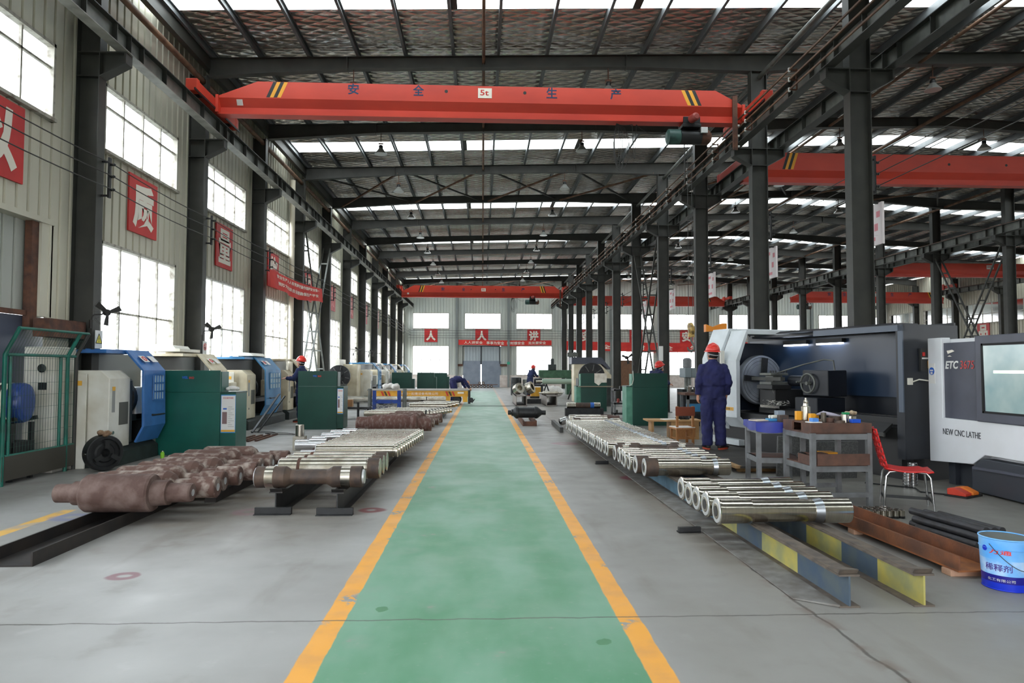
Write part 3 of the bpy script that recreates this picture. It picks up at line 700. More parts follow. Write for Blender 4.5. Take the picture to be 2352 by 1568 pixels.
for i, y in enumerate((RY[5], RY[6])): board('narrow red board on a column of the far row, %s' % ('nearer one' if i == 0 else 'farther one'), ('安', '全')[i], (30.85, 36-6*i, 4.3), WEST, sz=.9)
def banner(name, label, p0, p1, h, sag, lines, face, lx=None, rip=.03, wave=.05):
    """cloth banner between two points"""
    a, b = Vector(p0), Vector(p1); q = MB(); L_ = (b-a).length; n = Vector((face[0][2], face[1][2], face[2][2]))
    def at(u, v): 
        p = a+(b-a)*u; z = -sag*4*u*(1-u)
        return p+Vector((0, 0, z-h*v+.03*sin(9*u)*v))+n*(wave*sin(7*u+1)*(.4+v)+rip*sin(31*u)*v)
    q.grid(lambda u, v: tuple(at(u, v)), 60, 6, flip=True); o = tag(q.build(name, M_banner), label, 'banner')
    q2 = q
    for s_, u0, u1, v0, v1 in lines:
        def bend(p, u0=u0, u1=u1, v0=v0, v1=v1): return tuple(at(u0+(u1-u0)*(p.x+.5), v0+(v1-v0)*(.5-p.y))+n*(.012+p.z))
        text('lettering', s_, 1, 1, M_cream, o, (0, 0, 0), Matrix(), bold=.015, extra=bend)
    return o
Bn = Matrix(((0,0,1,0),(1,0,0,0),(0,1,0,0),(0,0,0,1)))
banner('cloth_banner', 'red cloth banner with small white writing slung along the left wall', (-5.74, 18.5, 4.14), (-5.74, 24.5, 4.3), .5, .06,
       (('安全生产人人有责遵守操作规程安全第一', .1, .92, .12, .34), ('预防为主综合治理确保生产平安', .12, .88, .52, .74)), Bn)
banner('cloth_banner', 'long red banner of white characters across the end wall above the door', (-1.94, YF-.2, 3.84), (5.62, YF-.2, 3.82), .42, .03,
       (('人人讲安全', .06, .26, .2, .8), ('事事为安全', .3, .49, .2, .8), ('时时想安全', .52, .71, .2, .8), ('处处要安全', .75, .94, .2, .8)), FRONT, wave=.02, rip=.01)
banner('cloth_banner', 'red banner on the end wall glimpsed behind the right row of columns', (6.5, YF-.2, 3.78), (22.5, YF-.2, 3.74), .75, .1,
       (('全员', .2, .3, .3, .8), ('财', .39, .425, .3, .8), ('安全', .49, .57, .3, .8), ('生产', .66, .74, .3, .8)), FRONT, wave=.02, rip=.01)
for i, y in enumerate(CY[4:9]):
    q = MB(); q.box(6.58, 6.62, y, y+.62, 3.54, 4.24); o = tag(q.build('hanging_plaque', mat('plaque_white', (236,226,226), .5) if i == 0 else MATS['plaque_white']), 'white plaque with faded red print on the %s right column from the front' % ordinal(i), 'sign', 'white plaques on the right columns')
    q = MB()
    for (a, b, c, d) in ((.06, .16, .1, .2), (.3, .5, .05, .12), (.12, .22, .3, .42), (.4, .55, .28, .4), (.2, .5, .52, .58)): q.box(6.577, 6.58, y+a, y+b, 4.2-d, 4.2-c)
    q.build('faded_print', mat('faded_red_print', (222,140,150), .6) if i == 0 else MATS['faded_red_print'], o)
    q = MB(); q.box(6.38, 6.6, y+.1, y+.13, 4.22, 4.25); q.build('hanger', M_dark, o)
def notice(label, kind, pos):
    q = MB(); q.M = EAST; q.box(-.1, .1, -.14, .14, 0, .006); o = tag(q.build('warning_sign', M_white, loc=pos), label, 'sign', 'safety signs on the left columns')
    q = MB(); q.M = EAST
    if kind == 'tri':
        q.prism([(-.085, -.06), (.085, -.06), (0, .09)], 'z', .006, .008); q.build('triangle', mat('warning_yellow', (226,212,60), .5), o)
        q = MB(); q.M = EAST
        for a, b in (((-.085, -.06), (.085, -.06)), ((.085, -.06), (0, .09)), ((0, .09), (-.085, -.06))): q.bar((*a, .009), (*b, .009), .012, .003)
        q.build('triangle_border', M_blk, o); text('lettering', '!', .018, .075, M_blk, o, EAST @ Vector((0, -.005, .008)), EAST, bold=.02)
    else:
        q.tube([(.07*cos(2*pi*i/24), .02+.07*sin(2*pi*i/24), .008) for i in range(24)], .008, n=4, closed=True); q.bar((-.05, .07, .009), (.05, -.03, .009), .014, .003); q.build('prohibition_ring', MATS['plate_red'], o)
        q = MB(); q.M = EAST; q.box(-.012, .012, -.03, .05, .006, .009); q.box(-.04, .04, -.005, .01, .006, .009); q.build('pictogram', M_blk, o)
notice('white sign with a yellow warning triangle on the nearest left column', 'tri', (-5.98, 10.9, 1.9))
notice('white sign with a red prohibition ring on the second left column', 'no', (-5.98, 14.98, 1.9))

# ---------------------------------------------------------------- wall fans
fan = thing('wall_fan', '', 'fan', group='three-bladed wall fans')
M_fan = mat('fan_dark', (48,46,44), .5, .3)
q = MB(); q.tube([(-.36, .0, -.28), (-.34, 0, -.12), (-.3, 0, -.07), (-.12, 0, -.05), (-.1, 0, -.02)], .018, n=8); q.box(-.4, -.34, -.04, .04, -.4, -.2); q.build('bracket_arm', M_fan, fan)
q = MB(); q.lathe([(.05, 0), (.085, .03), (.085, .17), (.05, .2)], (0, .0, 0), (.25, 1, .1), n=16); q.build('motor', M_fan, fan)
for k in range(3):
    a = 2*pi*k/3+.4; q = MB(); ca, sa = cos(a), sin(a)
    def bl(u, v): r = .05+.27*u; w_ = .035+.05*u*(1-.4*u); t_ = (v-.5)*2*w_; return (r*ca-t_*sa, -.03+t_*.35, r*sa+t_*ca)
    q.grid(bl, 6, 3); q.add([tuple(Vector(v)+Vector((0, .006, 0))) for v in q.v], [f[::-1] for f in q.f], True); q.build('blade', M_fan, fan)
q = MB()
for r, y in ((.34, 0), (.34, -.09), (.2, -.11)): q.tube([(r*cos(2*pi*i/28), y, r*sin(2*pi*i/28)) for i in range(28)], .0035, n=4, closed=True)
for i in range(12): a = 2*pi*i/12; q.tube([(.05*cos(a), -.12, .05*sin(a)), (.25*cos(a), -.11, .25*sin(a)), (.34*cos(a), -.06, .34*sin(a)), (.34*cos(a), .02, .34*sin(a)), (.12*cos(a), .1, .12*sin(a))], .0025, n=4)
q.build('wire_cage', M_wire, fan)
for i, (x, y, z, rz, lb) in enumerate(((-5.72, 10.65, 2.3, .9, 'dark three-bladed fan on the nearest left column'), (-5.72, 14.7, 2.28, .9, 'dark three-bladed fan on the second left column'), (-5.6, 31.2, 2.3, .3, 'small fan on a left column beyond the lattice brace'), (-5.6, 35.3, 2.3, .3, 'small fan on a left column farther off, next to the last-but-one fan'), (5.78, 27.0, 1.92, 3.14+.1, 'caged fan on the right column beside the lattice brace'))):
    if i == 0: fan.location = (x, y, z); fan.rotation_euler = (0, 0, rz); fan['label'] = lb; fan.scale = (.62, .62, .62)
    else: dup(fan, (x, y, z), lb, rot=(0, 0, rz if i < 4 else 0), scale=(-.75, .75, .75) if i == 4 else None)
# ---------------------------------------------------------------- turned shafts and rolls
M_pol = mat('turned_steel', (204,196,182), .19, 1., c2=(188,182,170), ns=3, st=(30, 1, 1))
M_pol2 = mat('ground_steel', (200,194,182), .27, 1., c2=(158,148,130), ns=5, lo=.45, hi=.75)
M_blueish = mat('blued_taper', (178,182,188), .3, 1.)
M_face = mat('machined_face', (206,206,206), .42, .55)
M_mill = mat('mill_scale', (70,60,56), .6, .3, c2=(92,74,62), ns=9, bump=.1)
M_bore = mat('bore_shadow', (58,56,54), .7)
M_roll = mat('rusty_roll', (80,58,51), .82, c2=(114,95,88), ns=7, bump=.25, bs=30, detail=6, lo=.4, hi=.7)
M_roll2 = mat('chalky_roll', (92,67,58), .82, c2=(156,142,132), ns=9, bump=.2, bs=30, detail=6, lo=.48, hi=.66)
def bored(mb, x, s, r, ri, k):
    """machined end face with a bore; s = direction it looks"""
    kk = mb.k; mb.k = k; mb.lathe([(r, 0), (ri*1.7, 0), (ri*1.6, -.012), (ri, -.012)], (x, 0, 0), (s, 0, 0), n=28); mb.k = kk
def polished(name, prof, collars=(), faces=True, m=None, bore=.042, n=28):
    """root mesh = the turned body along +x; collars and bored end are parts"""
    q = MB(); q.lathe(prof, (0, 0, 0), (1, 0, 0), n=n); o = q.build(name, m or M_pol)
    for x0, x1, r, mm, nm in collars:
        c = MB(); c.lathe([(.0905, x0), (r, x1)] if nm == 'blued_taper' else [(r-.004, x0), (r, x0+.003), (r, x1-.003), (r-.004, x1)], (0, 0, 0), (1, 0, 0), n=n); c.build(nm, mm, o)
    if faces:
        r = prof[0][0]; f = MB(); f.lathe([(r*.995, 0), (r*.97, .006)], (0, 0, 0), (-1, 0, 0), n=n); f.build('end_face', M_face, o)
        f = MB(); f.lathe([(bore*1.55, .0065), (bore*1.45, .009)], (0, 0, 0), (-1, 0, 0), n=n); f.build('bore_ring', M_pol2, o)
        f = MB(); f.lathe([(bore, .0095), (bore, .011)], (0, 0, 0), (-1, 0, 0), n=n); f.build('bore', M_bore, o)
    return o
ZB = .2             # top of the I beam racks
PA = [(.096, 0), (.108, .004), (.108, .018), (.1, .02), (.1, .27), (.089, .275), (.088, .78), (.1, .85), (.1, 1.08), (.096, 1.085)]
a = polished('steel_shaft', PA, ((.785, .852, .1008, M_blueish, 'blued_taper'),))
labs = ['nearest', 'second', 'third', 'fourth', 'fifth and last']
for i, (y, x) in enumerate(((5.5, 1.9), (5.78, 1.9), (6.03, 1.9), (6.28, 1.91), (6.56, 1.92))):
    lb = '%s of five polished shafts at the near end of the right rack' % labs[i]; rz = (-.0, .015, .03, .03, .02)[i]
    if i == 0: a.location = (x, y, ZB+.11); a.rotation_euler = (.3, 0, rz); tag(a, lb, 'shaft', 'polished shafts on the right rack')
    else: dup(a, (x, y, ZB+.11), lb, rot=(.7*i, 0, rz))
b = polished('steel_shaft', [(.104, 0), (.108, .004), (.108, .15), (.1, .155), (.1, .66), (.09, .665), (.09, .8), (.1, .85), (.1, 1.0), (.096, 1.005)], ((.0, .15, .1085, M_mill, 'scaled_collar'), (.8, .852, .1008, M_blueish, 'blued_taper')))
b.location = (1.9, 7.98, ZB+.11); tag(b, 'shaft with a dark scaled collar, front of the second group on the right rack', 'shaft', 'polished shafts on the right rack')
dup(b, (1.85, 8.22, ZB+.11), 'dark-collared shaft just behind the first dark-collared one on the right rack', rot=(1, 0, .02))
for i, (y, x, rz) in enumerate(((8.46, 1.82, 0), (8.682, 1.81, 0), (8.904, 1.83, .0), (9.126, 1.83, .0))):
    dup(a, (x, y, ZB+.11), '%s of four polished shafts between the dark-collared pair and the dumbbell-shaped bar' % ('nearest','second','third','farthest')[i], rot=(i, 0, rz))
dumb_prof = [(.1, 0), (.11, .008), (.11, .3), (.075, .36), (.075, .72), (.11, .78), (.11, 1.08), (.1, 1.085)]
c = polished('scaled_shaft', dumb_prof, ((.1, .19, .1105, M_pol2, 'ground_band'), (.87, .97, .1105, M_pol2, 'ground_band')), m=M_mill)
c.location = (1.82, 9.36, ZB+.112); tag(c, 'dark mill-scaled dumbbell shaft lying among the polished shafts on the right rack', 'shaft')
dup(c, (1.9, 9.6, ZB+.112), 'second dark dumbbell shaft, behind the first one on the right rack', rot=(1, 0, 0))
for i in range(21):
    y = 9.83+.218*i; x = 1.8+.007*sin(i*2.1)-.002*i
    dup(a, (x, y, ZB+.11), '%s shaft from the front of the long even polished row on the right rack' % ordinal(i), rot=(i*1.3, 0, 0))
d = polished('steel_shaft', [(.1, 0), (.105, .005), (.105, .72), (.1, .725), (.1, 1.0), (.096, 1.0)], ((.72, 1.0, .106, M_roll, 'rusty_end'), (.6, .64, .1055, M_pol2, 'ground_band')))
d.location = (2.1, 15.4, ZB+.11); tag(d, 'thick polished shaft with a rusty right end, behind the long even row', 'shaft', 'polished shafts on the right rack')
dup(d, (2.0, 15.7, ZB+.11), 'thick polished shaft with a rusty end, just behind its twin on the right rack', rot=(1, 0, 0))
dup(b, (1.95, 14.62, ZB+.11), 'shaft with a black collar closing the long even row at the far end', rot=(2, 0, 0))
e = polished('steel_shaft', [(.08, 0), (.09, .005), (.09, .28), (.08, .285), (.08, .8), (.09, .82), (.09, 1.05), (.085, 1.055)], ((.28, .8, .085, M_mill, 'scaled_middle'), (.74, .86, .0905, mat('blue_tape', (40,96,176), .5), 'blue_tape')))
e.location = (2.65, 21.4, .33); tag(e, 'shaft with a dark middle and blue tape, in front of the far right green cabinet', 'shaft')
s_ = MB(); s_.box(2.6, 3.8, 21.3, 21.36, 0, .24); s_.box(2.6, 3.8, 21.45, 21.51, 0, .24); tag(s_.build('support_block', M_dark), 'low dark support under the blue-taped shaft', 'support')
# I beam racks on the right: blue and yellow painted webs
M_by = mat('rack_blue', (66,84,104), .6, c2=(86,96,100), ns=6, detail=5)
M_yy = mat('rack_yellow', (188,174,86), .6, c2=(150,150,104), ns=5, detail=5)
M_rk = mat('rack_flange', (112,100,88), .65, c2=(84,76,70), ns=10)
def ibeam(name, label, x, y0, y1, parts, fl=M_rk, stop=True, h=ZB, w_=.13, grp='steel beam racks', base=False):
    t = thing(name, label, 'beam', (x, y0, 0), group=grp); L_ = y1-y0
    q = MB(); q.box(-w_/2, w_/2, 0, L_, h-.012, h); q.box(-.05, -.03, .1, L_, h, h+.008); q.build('top_flange', fl, t)
    q = MB(); q.box(-w_/2, w_/2, 0, L_, 0, .01); q.build('bottom_flange', fl, t)
    for a_, b_, m in parts: q = MB(); q.box(-.006, .006, a_-y0, min(b_, y1)-y0, .01, h-.012); q.build('web', m, t)
    if stop: q = MB(); q.prism([(.02, h), (.16, h), (.02, h+.03), (.0, h+.03)], 'x', -.06, .06); q.build('end_stop', fl, t)
    if base:
        q = MB(); q.box(-.2, .16, -.02, .02, 0, .07); q.box(-.2, .16, -.06, .02, 0, .008); q.build('foot', M_dark, t)
    return t
ibeam('steel_beam', 'blue and yellow I beam rack nearest the green walkway, under the right-hand shafts', 2.25, 4.14, 16.2, ((4.14, 4.82, M_by), (4.82, 5.44, M_yy), (5.44, 5.98, M_by), (5.98, 6.4, M_yy), (6.4, 16.2, mat('rack_sky_blue', (88,122,142), .6, c2=(70,96,112), ns=5))))
ibeam('steel_beam', 'second blue and yellow I beam rack, right of the first one', 2.72, 4.14, 16.2, ((4.14, 4.63, M_yy), (4.63, 5.1, M_by), (5.1, 5.66, M_yy), (5.66, 16.2, M_by)))
q = MB(); q.add([(1.97,4.3,.003),(2.19,4.14,.003),(2.19,15.5,.003),(1.99,15.5,.003),(1.97,4.3,.012),(2.19,4.14,.016),(2.19,15.5,.016),(1.99,15.5,.012)], [(4,5,6,7),(0,1,5,4),(3,0,4,7)])
tag(q.build('grout_strip', mat('grey_mortar', (128,126,122), .8, c2=(104,98,92), ns=8)), 'strip of grey mortar along the foot of the first right-hand rack beam', 'mortar')
for x, y, lb in ((1.73, 6.1, 'short black steel offcut on the floor beside the nearest shafts'), (1.72, 10.5, 'short black steel offcut on the floor beside the long even row of shafts')):
    q = MB(); q.box(-.1, .1, -.04, .0, 0, .05); q.box(-.1, .1, -.04, .03, 0, .012); tag(q.build('steel_offcut', M_dark, loc=(x+.12, y, .0), rot=(0, 0, .05)), lb, 'offcut', 'steel offcuts')
# ---------------------------------------------------------------- left racks: rusty rolls on a channel
ch = thing('steel_channel', 'long black steel channel on the left floor, carrying the rusty rolls', 'channel', (-3.46, 5.2, 0))
M_chan = mat('black_channel', (44,42,42), .5, .3, c2=(58,52,48), ns=6)
q = MB(); q.box(-.18, .18, 0, 5.2, 0, .012); q.build('web', M_chan, ch)
for s in (-1, 1): q = MB(); q.box(*sorted((s*.18, s*.166)), 0, 5.2, .012, .105); q.build('flange', M_chan, ch)
q = MB(); q.box(-3.0, -2.88, 7.6, 9.6, 0, .1); tag(q.build('steel_channel', M_chan), 'second dark steel bearer under the right ends of the rusty rolls', 'channel')
PR_ = [(.07, 0), (.086, .012), (.088, .17), (.11, .175), (.112, .27), (.16, .275), (.176, .3), (.176, .88), (.165, .9), (.12, .902), (.115, 1.04), (.09, 1.045), (.088, 1.24), (.08, 1.255)]
PR2 = [(.07, 0), (.1, .012), (.1, .2), (.15, .21), (.165, .24), (.165, .8), (.13, .86), (.085, .89), (.085, 1.04), (.105, 1.045), (.105, 1.28), (.095, 1.29)]
def roll(prof, m, bevel=0):
    q = MB(); q.lathe(prof, (0, 0, 0), (1, 0, 0), n=32); o = q.build('rusty_roll', m)
    r = prof[-1][0]; f = MB(); f.lathe([(r*.4, .001), (r*.4, .003), (r*.1, -.01)], (prof[-1][1], 0, 0), (1, 0, 0), n=16); f.build('centre_hole', M_face, o)
    return o
r1 = roll(PR_, M_roll); r2 = roll(PR2, M_roll2)
for i in range(8):
    lb = ('largest rusty roll, first on the left channel, with stepped ends' if i == 0 else '%s rusty roll from the front of the row lying on the left channel' % ordinal(i))
    src = r1 if i == 0 else r2; loc = (-3.98+.05*sin(i*2)+.015*i, 6.62+.36*i, .282 if i == 0 else .272)
    if i < 2: src.location = loc; src.rotation_euler = (.4*i, 0, -.0); tag(src, lb, 'roll', 'rusty rolls on the left channel')
    else: dup(r2, loc, lb, rot=(1.3*i, 0, .02*sin(i)))
# ---------------------------------------------------------------- centre-left rack
ibeam('steel_beam', 'black I beam rack, left one of the pair under the dumbbell shaft', -2.06, 6.98, 12.9, ((6.98, 12.9, M_dark),), fl=M_chan, h=.22, base=True)
ibeam('steel_beam', 'black I beam rack, right one of the pair under the dumbbell shaft', -1.44, 6.93, 12.9, ((6.93, 12.9, M_dark),), fl=M_chan, h=.22, base=True)
dd = dup(c, (-2.32, 7.2, .335), 'rusty dumbbell shaft with two bright bands, nearest on the left rack', rot=(.5, 0, 0))
ee = MB(); ee.lathe([(.075, 0), (.07, .02), (.03, .024)], (1.085, 0, 0), (1, 0, 0), n=24); ee.build('end_boss', M_face, dd)
f1 = polished('ground_roll', [(.11, 0), (.118, .006), (.118, .96), (.11, .965), (.11, 1.1), (.105, 1.105)], ((.97, 1.1, .113, M_mill, 'scaled_end'), (.2, .24, .1185, M_rust, 'rust_stain')), m=M_pol2)
for i, y in enumerate((7.75, 8.03, 8.31)):
    lb = '%s of three thick ground rolls behind the dumbbell shaft on the left rack' % ('nearest','middle','farthest')[i]
    if i == 0: f1.location = (-2.24, y, .342); tag(f1, lb, 'roll', 'thick ground rolls')
    else: dup(f1, (-2.24, y, .342), lb, rot=(i, 0, 0))
g1 = polished('steel_shaft', [(.085, 0), (.092, .006), (.092, 1.06), (.08, 1.065), (.08, 1.09), (.092, 1.095), (.09, 1.12)], ())
for i in range(13):
    y = 9.62+.2*i; lb = '%s shaft of the bright row on the left rack, counted from the front' % ordinal(i)
    if i == 0: g1.location = (-2.29, y, .316); tag(g1, lb, 'shaft', 'bright shafts on the left rack')
    else: dup(g1, (-2.29+.012*i, y, .316), lb, rot=(i*1.1, 0, 0))
big = MB(); big.lathe([(.12, 0), (.15, .02), (.15, .28), (.17, .3), (.19, .36), (.19, .95), (.16, 1.05), (.2, 1.12), (.2, 1.17), (.13, 1.2), (.13, 1.45), (.12, 1.46)], (0, 0, 0), (1, 0, 0), n=32)
bg_ = big.build('rusty_roll', mat('scaly_roll', (94,64,56), .85, c2=(128,112,104), ns=10, bump=.25, bs=40, detail=6, lo=.5, hi=.72, st=(2, 1, 1)), loc=(-2.45, 13.5, .37)); tag(bg_, 'thick scaly rusty roll with a flange, behind the bright row on the left rack', 'roll', 'rusty rolls beyond the bright row')
for i, (x, y) in enumerate(((-2.55, 14.05), (-2.3, 14.6), (-2.25, 15.2), (-2.2, 15.8))):
    dup(r2, (x, y, .33), '%s rusty roll beyond the thick scaly one on the left rack' % ('first','second','third','fourth')[i], rot=(i*2, 0, 0), group='rusty rolls beyond the bright row')
q = MB(); q.box(-2.0, -1.85, 13.2, 16.2, 0, .163); q.box(-1.65, -1.5, 13.2, 16.2, 0, .163); tag(q.build('timber_bearer', M_dark), 'dark bearers under the farther rusty rolls', 'bearer')
# bright stub shafts left of the rack
st = polished('stub_shaft', [(.055, 0), (.065, .005), (.065, .2), (.075, .205), (.075, .42), (.07, .43)], ((.3, .43, .0765, M_mill, 'scaled_end'),), bore=.02, m=mat('white_chrome', (222,222,224), .25, .9))
for i, (x, y) in enumerate(((-2.68, 8.75), (-2.68, 9.02), (-2.69, 9.28), (-2.69, 9.55), (-2.7, 9.8), (-2.72, 10.06), (-2.74, 10.32), (-2.76, 10.6))):
    lb = '%s bright stub shaft with a dark end, between the rusty rolls and the left rack' % ordinal(i)
    if i == 0: st.location = (x, y, .15); tag(st, lb, 'shaft', 'bright stub shafts')
    else: dup(st, (x, y, .15), lb, rot=(i, 0, 0))
q = MB(); q.box(-2.66, -2.56, 8.6, 12.9, 0, .072); q.box(-2.44, -2.34, 8.6, 12.9, 0, .072); q.box(-2.75, -2.6, 11.1, 13.4, .0, .098); tag(q.build('timber_bearer', M_rust), 'low rust-brown bearers under the bright stub shafts', 'bearer')
bs = polished('stub_shaft', [(.08, 0), (.09, .005), (.09, .22), (.115, .225), (.115, .62), (.11, .63)], ((.5, .64, .12, M_mill, 'scaled_end'),), bore=.03, m=MATS['white_chrome'])
for i, (x, y) in enumerate(((-3.02, 11.3), (-2.9, 11.9), (-2.88, 12.5), (-2.85, 13.1))):
    lb = '%s of four thick bright stub shafts with dark collars beside the bright row' % ('nearest','second','third','farthest')[i]
    if i == 0: bs.location = (x, y, .215); tag(bs, lb, 'shaft', 'thick bright stub shafts')
    else: dup(bs, (x, y, .215), lb, rot=(i, 0, 0))
q = MB(); q.lathe([(.07, 0), (.075, .005), (.075, .2), (.07, .205)], (-3.25, 12.4, .25)); q.box(-3.35, -3.15, 12.3, 12.5, 0, .25); tag(q.build('standing_stub', M_pol2), 'upright bright stub behind the thick stub shafts, before the second green cabinet', 'shaft')
# polished group farther on
h1 = polished('steel_shaft', [(.07, 0), (.075, .004), (.075, 1.55), (.07, 1.555), (.07, 1.7), (.06, 1.72)], ((1.62, 1.65, .085, M_mill, 'ring'), (1.52, 1.56, .085, M_dark, 'ring')))
for i in range(8):
    lb = '%s of the pale polished shafts lying before the blue stand on the left' % ordinal(i)
    if i == 0: h1.location = (-2.95, 17.3, .34); tag(h1, lb, 'shaft', 'pale shafts before the blue stand')
    else: dup(h1, (-2.95+.06*i, 17.3+.2*i, .34), lb, rot=(i, 0, 0))
q = MB(); q.box(-2.2, -2.05, 17.1, 19, 0, .264); q.box(-1.9, -1.75, 17.1, 19, 0, .264); tag(q.build('timber_bearer', M_rust), 'rusty bearers under the pale shafts before the blue stand', 'bearer')
for i in range(4): dup(g1, (-2.15+.1*i, 20.4+.45*i, .36), '%s of four short polished shafts stacked before the yellow cart' % ('nearest','second','third','farthest')[i], rot=(i, 0, 0), group='short shafts before the cart')
q = MB(); q.box(-1.9, -1.75, 20.2, 22.0, 0, .262); q.box(-1.3, -1.15, 20.2, 22.0, 0, .262); tag(q.build('timber_bearer', M_dark), 'dark bearers under the short shafts before the yellow cart', 'bearer')
for i in range(4):
    q = MB(); q.cyl((0, 0, 0), (4.6-.1*i, 0, 0), .09, n=16); q.k = 1; q.lathe([(.1, 0), (.1, .03)], (3.9, 0, 0), (1, 0, 0), n=16); o = q.build('steel_tube', [M_pol2, M_dark], loc=(-5.9+.08*i, 24.6+.22*i, .37)); tag(o, '%s of the long pale steel tubes lying in front of the yellow cart' % ('nearest','second','third','farthest')[i], 'tube', 'long tubes before the cart')
q = MB(); q.box(-5.4, -5.25, 24.4, 25.5, 0, .28); q.box(-2.2, -2.05, 24.4, 25.5, 0, .28); tag(q.build('timber_bearer', M_dark), 'dark bearers under the long pale tubes', 'bearer')
# ---------------------------------------------------------------- right foreground: rusty channel, tubes, bushings, drum
rc = thing('steel_channel', 'rusty brown steel channel lying on blocks on the right, left of the blue bucket', 'channel', (3.47, 4.68, .045), rz=.03)
M_rc = mat('orange_rust', (126,78,50), .85, c2=(90,60,46), ns=6, bump=.15, detail=6)
q = MB(); q.box(-.15, .15, 0, 1.85, 0, .012); q.build('web', mat('bright_rust', (164,98,48), .85, c2=(120,74,48), ns=7, detail=6), rc)
for s in (-1, 1): q = MB(); q.box(*sorted((s*.15, s*.136)), 0, 1.85, .012, .11); q.build('flange', M_rc, rc)
for x, y, lb in ((3.42, 4.78, 'small pale wood block under the near end of the rusty channel'), (3.4, 6.0, 'small pale wood block under the far end of the rusty channel')):
    q = MB(); q.box(-.12, .12, -.05, .05, 0, .044); tag(q.build('wood_block', mat('pale_wood', (190,150,124), .8, c2=(170,128,100), ns=12) if 'pale_wood' not in MATS else MATS['pale_wood'], loc=(x, y, 0), bevel=.004), lb, 'block', 'wood blocks')
M_tube = mat('black_steel_tube', (66,66,70), .45, .5, c2=(52,50,50), ns=10)
k = 0
for row, n_ in ((0, 4), (1, 4), (2, 3)):
    for i in range(n_):
        x = 4.02+.068*i+.034*row+.0; z = .032+.058*row; y = 5.42; L_ = .66+.08*((i*5+row) % 3)
        q = MB(); q.lathe([(.017, .0), (.032, 0), (.032, L_), (.017, L_)], (0, 0, 0), (0, 1, 0), n=16); o = q.build('steel_tube', M_tube, loc=(x, y, z), rot=(0, 0, .12))
        b_ = MB(); b_.lathe([(.0175, .004), (.0174, .0045)], (0, 0, 0), (0, 1, 0), n=12); b_.build('bore', M_bore, o)
        tag(o, 'short black tube, %s from left in the %s layer of the pile by the bucket' % (ordinal(i), ('bottom','middle','top')[row]), 'tube', 'short black tubes'); k += 1
q = MB(); q.lathe([(.02, 0), (.03, .004), (.03, .075), (.022, .08)], (0, 0, 0), n=16); bu = q.build('bushing', M_pol)
q = MB(); q.lathe([(.0315, .0), (.0315, .022)], (0, 0, 0), n=16); q.build('dark_foot', M_dark, bu)
bu_i = 0
for r_ in range(4):
    for i in range(7):
        x = 3.74+.064*i+.02*(r_ % 2)-.03*r_; y = 6.58+.06*r_+.004*i
        lb = 'small turned bushing, row %s from the front, %s from the left, beside the rusty channel' % (('one','two','three','four')[r_], ordinal(i))
        if bu_i == 0: bu.location = (x, y, 0); tag(bu, lb, 'bushing', 'small turned bushings')
        else: dup(bu, (x, y, 0), lb)
        bu_i += 1
# paint bucket
bk = thing('paint_bucket', 'blue tin bucket of thinner at the right edge of the photo', 'bucket', (3.52, 4.5, 0), rz=-.66)
def br_(z): return .134+.016*z/.335
def shell(z0, z1, m, nm, par, e=0): q = MB(); q.lathe([(br_(z0)+e, z0), (br_(z1)+e, z1)], n=40, smooth=True); q.f = q.f[:40]; q.mi = q.mi[:40]; q.sm = q.sm[:40]; return q.build(nm, m, par)
M_b1 = mat('bucket_cobalt', (20,50,196), .35); M_b2 = mat('bucket_navy', (26,22,132), .35); M_b3 = mat('bucket_pale', (178,208,240), .35, c2=(120,180,238), ns=9, lo=.4, hi=.6); M_b4 = mat('bucket_sky', (92,168,240), .35, c2=(140,198,246), ns=5)
shell(0, .05, M_b1, 'bottom_band', bk); shell(.05, .1, M_b2, 'navy_band', bk); shell(.1, .2, M_b3, 'cloud_band', bk); shell(.2, .335, M_b4, 'sky_band', bk)
for r_, z, t_, nm in ((.15, .335, .005, 'rim'), (br_(.28)+.001, .27, .0025, 'bead'), (br_(0), .005, .004, 'foot_ring')):
    q = MB(); q.tube([(r_*cos(2*pi*i/40), r_*sin(2*pi*i/40), z) for i in range(40)], t_, n=6, closed=True); q.build(nm, M_b4 if z > .1 else M_b1, bk)
q = MB(); q.lathe([(.148, .333), (.132, .03), (0.001, .03)], n=40); q.f = [f[::-1] for f in q.f]; q.build('inside', M_steel_l, bk)
q = MB(); q.lathe([(.128, .02), (.128, .022)], n=24); q.build('base', M_b1, bk)
q = MB(); q.tube([(.151*cos(t_), .151*sin(t_), .29-.09*sin(pi*(t_-.1)/2.9) if 0 else .3) for t_ in [0.0, .05]], .008, n=6); q.build('handle_lug', M_steel_l, bk)
q = MB(); q.tube([((br_(.3-.15*sin(pi*u))+.006)*cos(-pi/2-1.5+3.0*u+.9), (br_(.2)+.008)*sin(-pi/2-1.5+3.0*u+.9), .3-.16*sin(pi*u)) for u in [i/20 for i in range(21)]], .0022, n=5); q.build('wire_handle', M_wire, bk)
def wrap(z0, rot=0):
    def f(p): r = br_(z0)+.0012+p.z; a_ = -pi/2+rot+p.x/r; return (r*cos(a_), r*sin(a_), z0+p.y)
    return f
text('lettering', '万通', .13, .034, mat('bucket_red', (214,60,60), .4), bk, (0,0,0), Matrix(), bold=.02, ext=.0004, extra=wrap(.255, -.2))
text('lettering', '稀释剂', .16, .046, mat('bucket_purple', (66,44,130), .4), bk, (0,0,0), Matrix(), bold=.01, ext=.0004, extra=wrap(.15, -.3))
text('lettering', '化工有限公司', .16, .018, M_white, bk, (0,0,0), Matrix(), ext=.0004, extra=wrap(.07, -.2))
q = MB(); q.M = Matrix.Rotation(-.85, 4, 'Z'); q.lathe([(.018, .0015), (.018, .003)], (0, -br_(.265), .265), (0, -1, 0), n=20); q.build('round_badge', M_b1, bk)
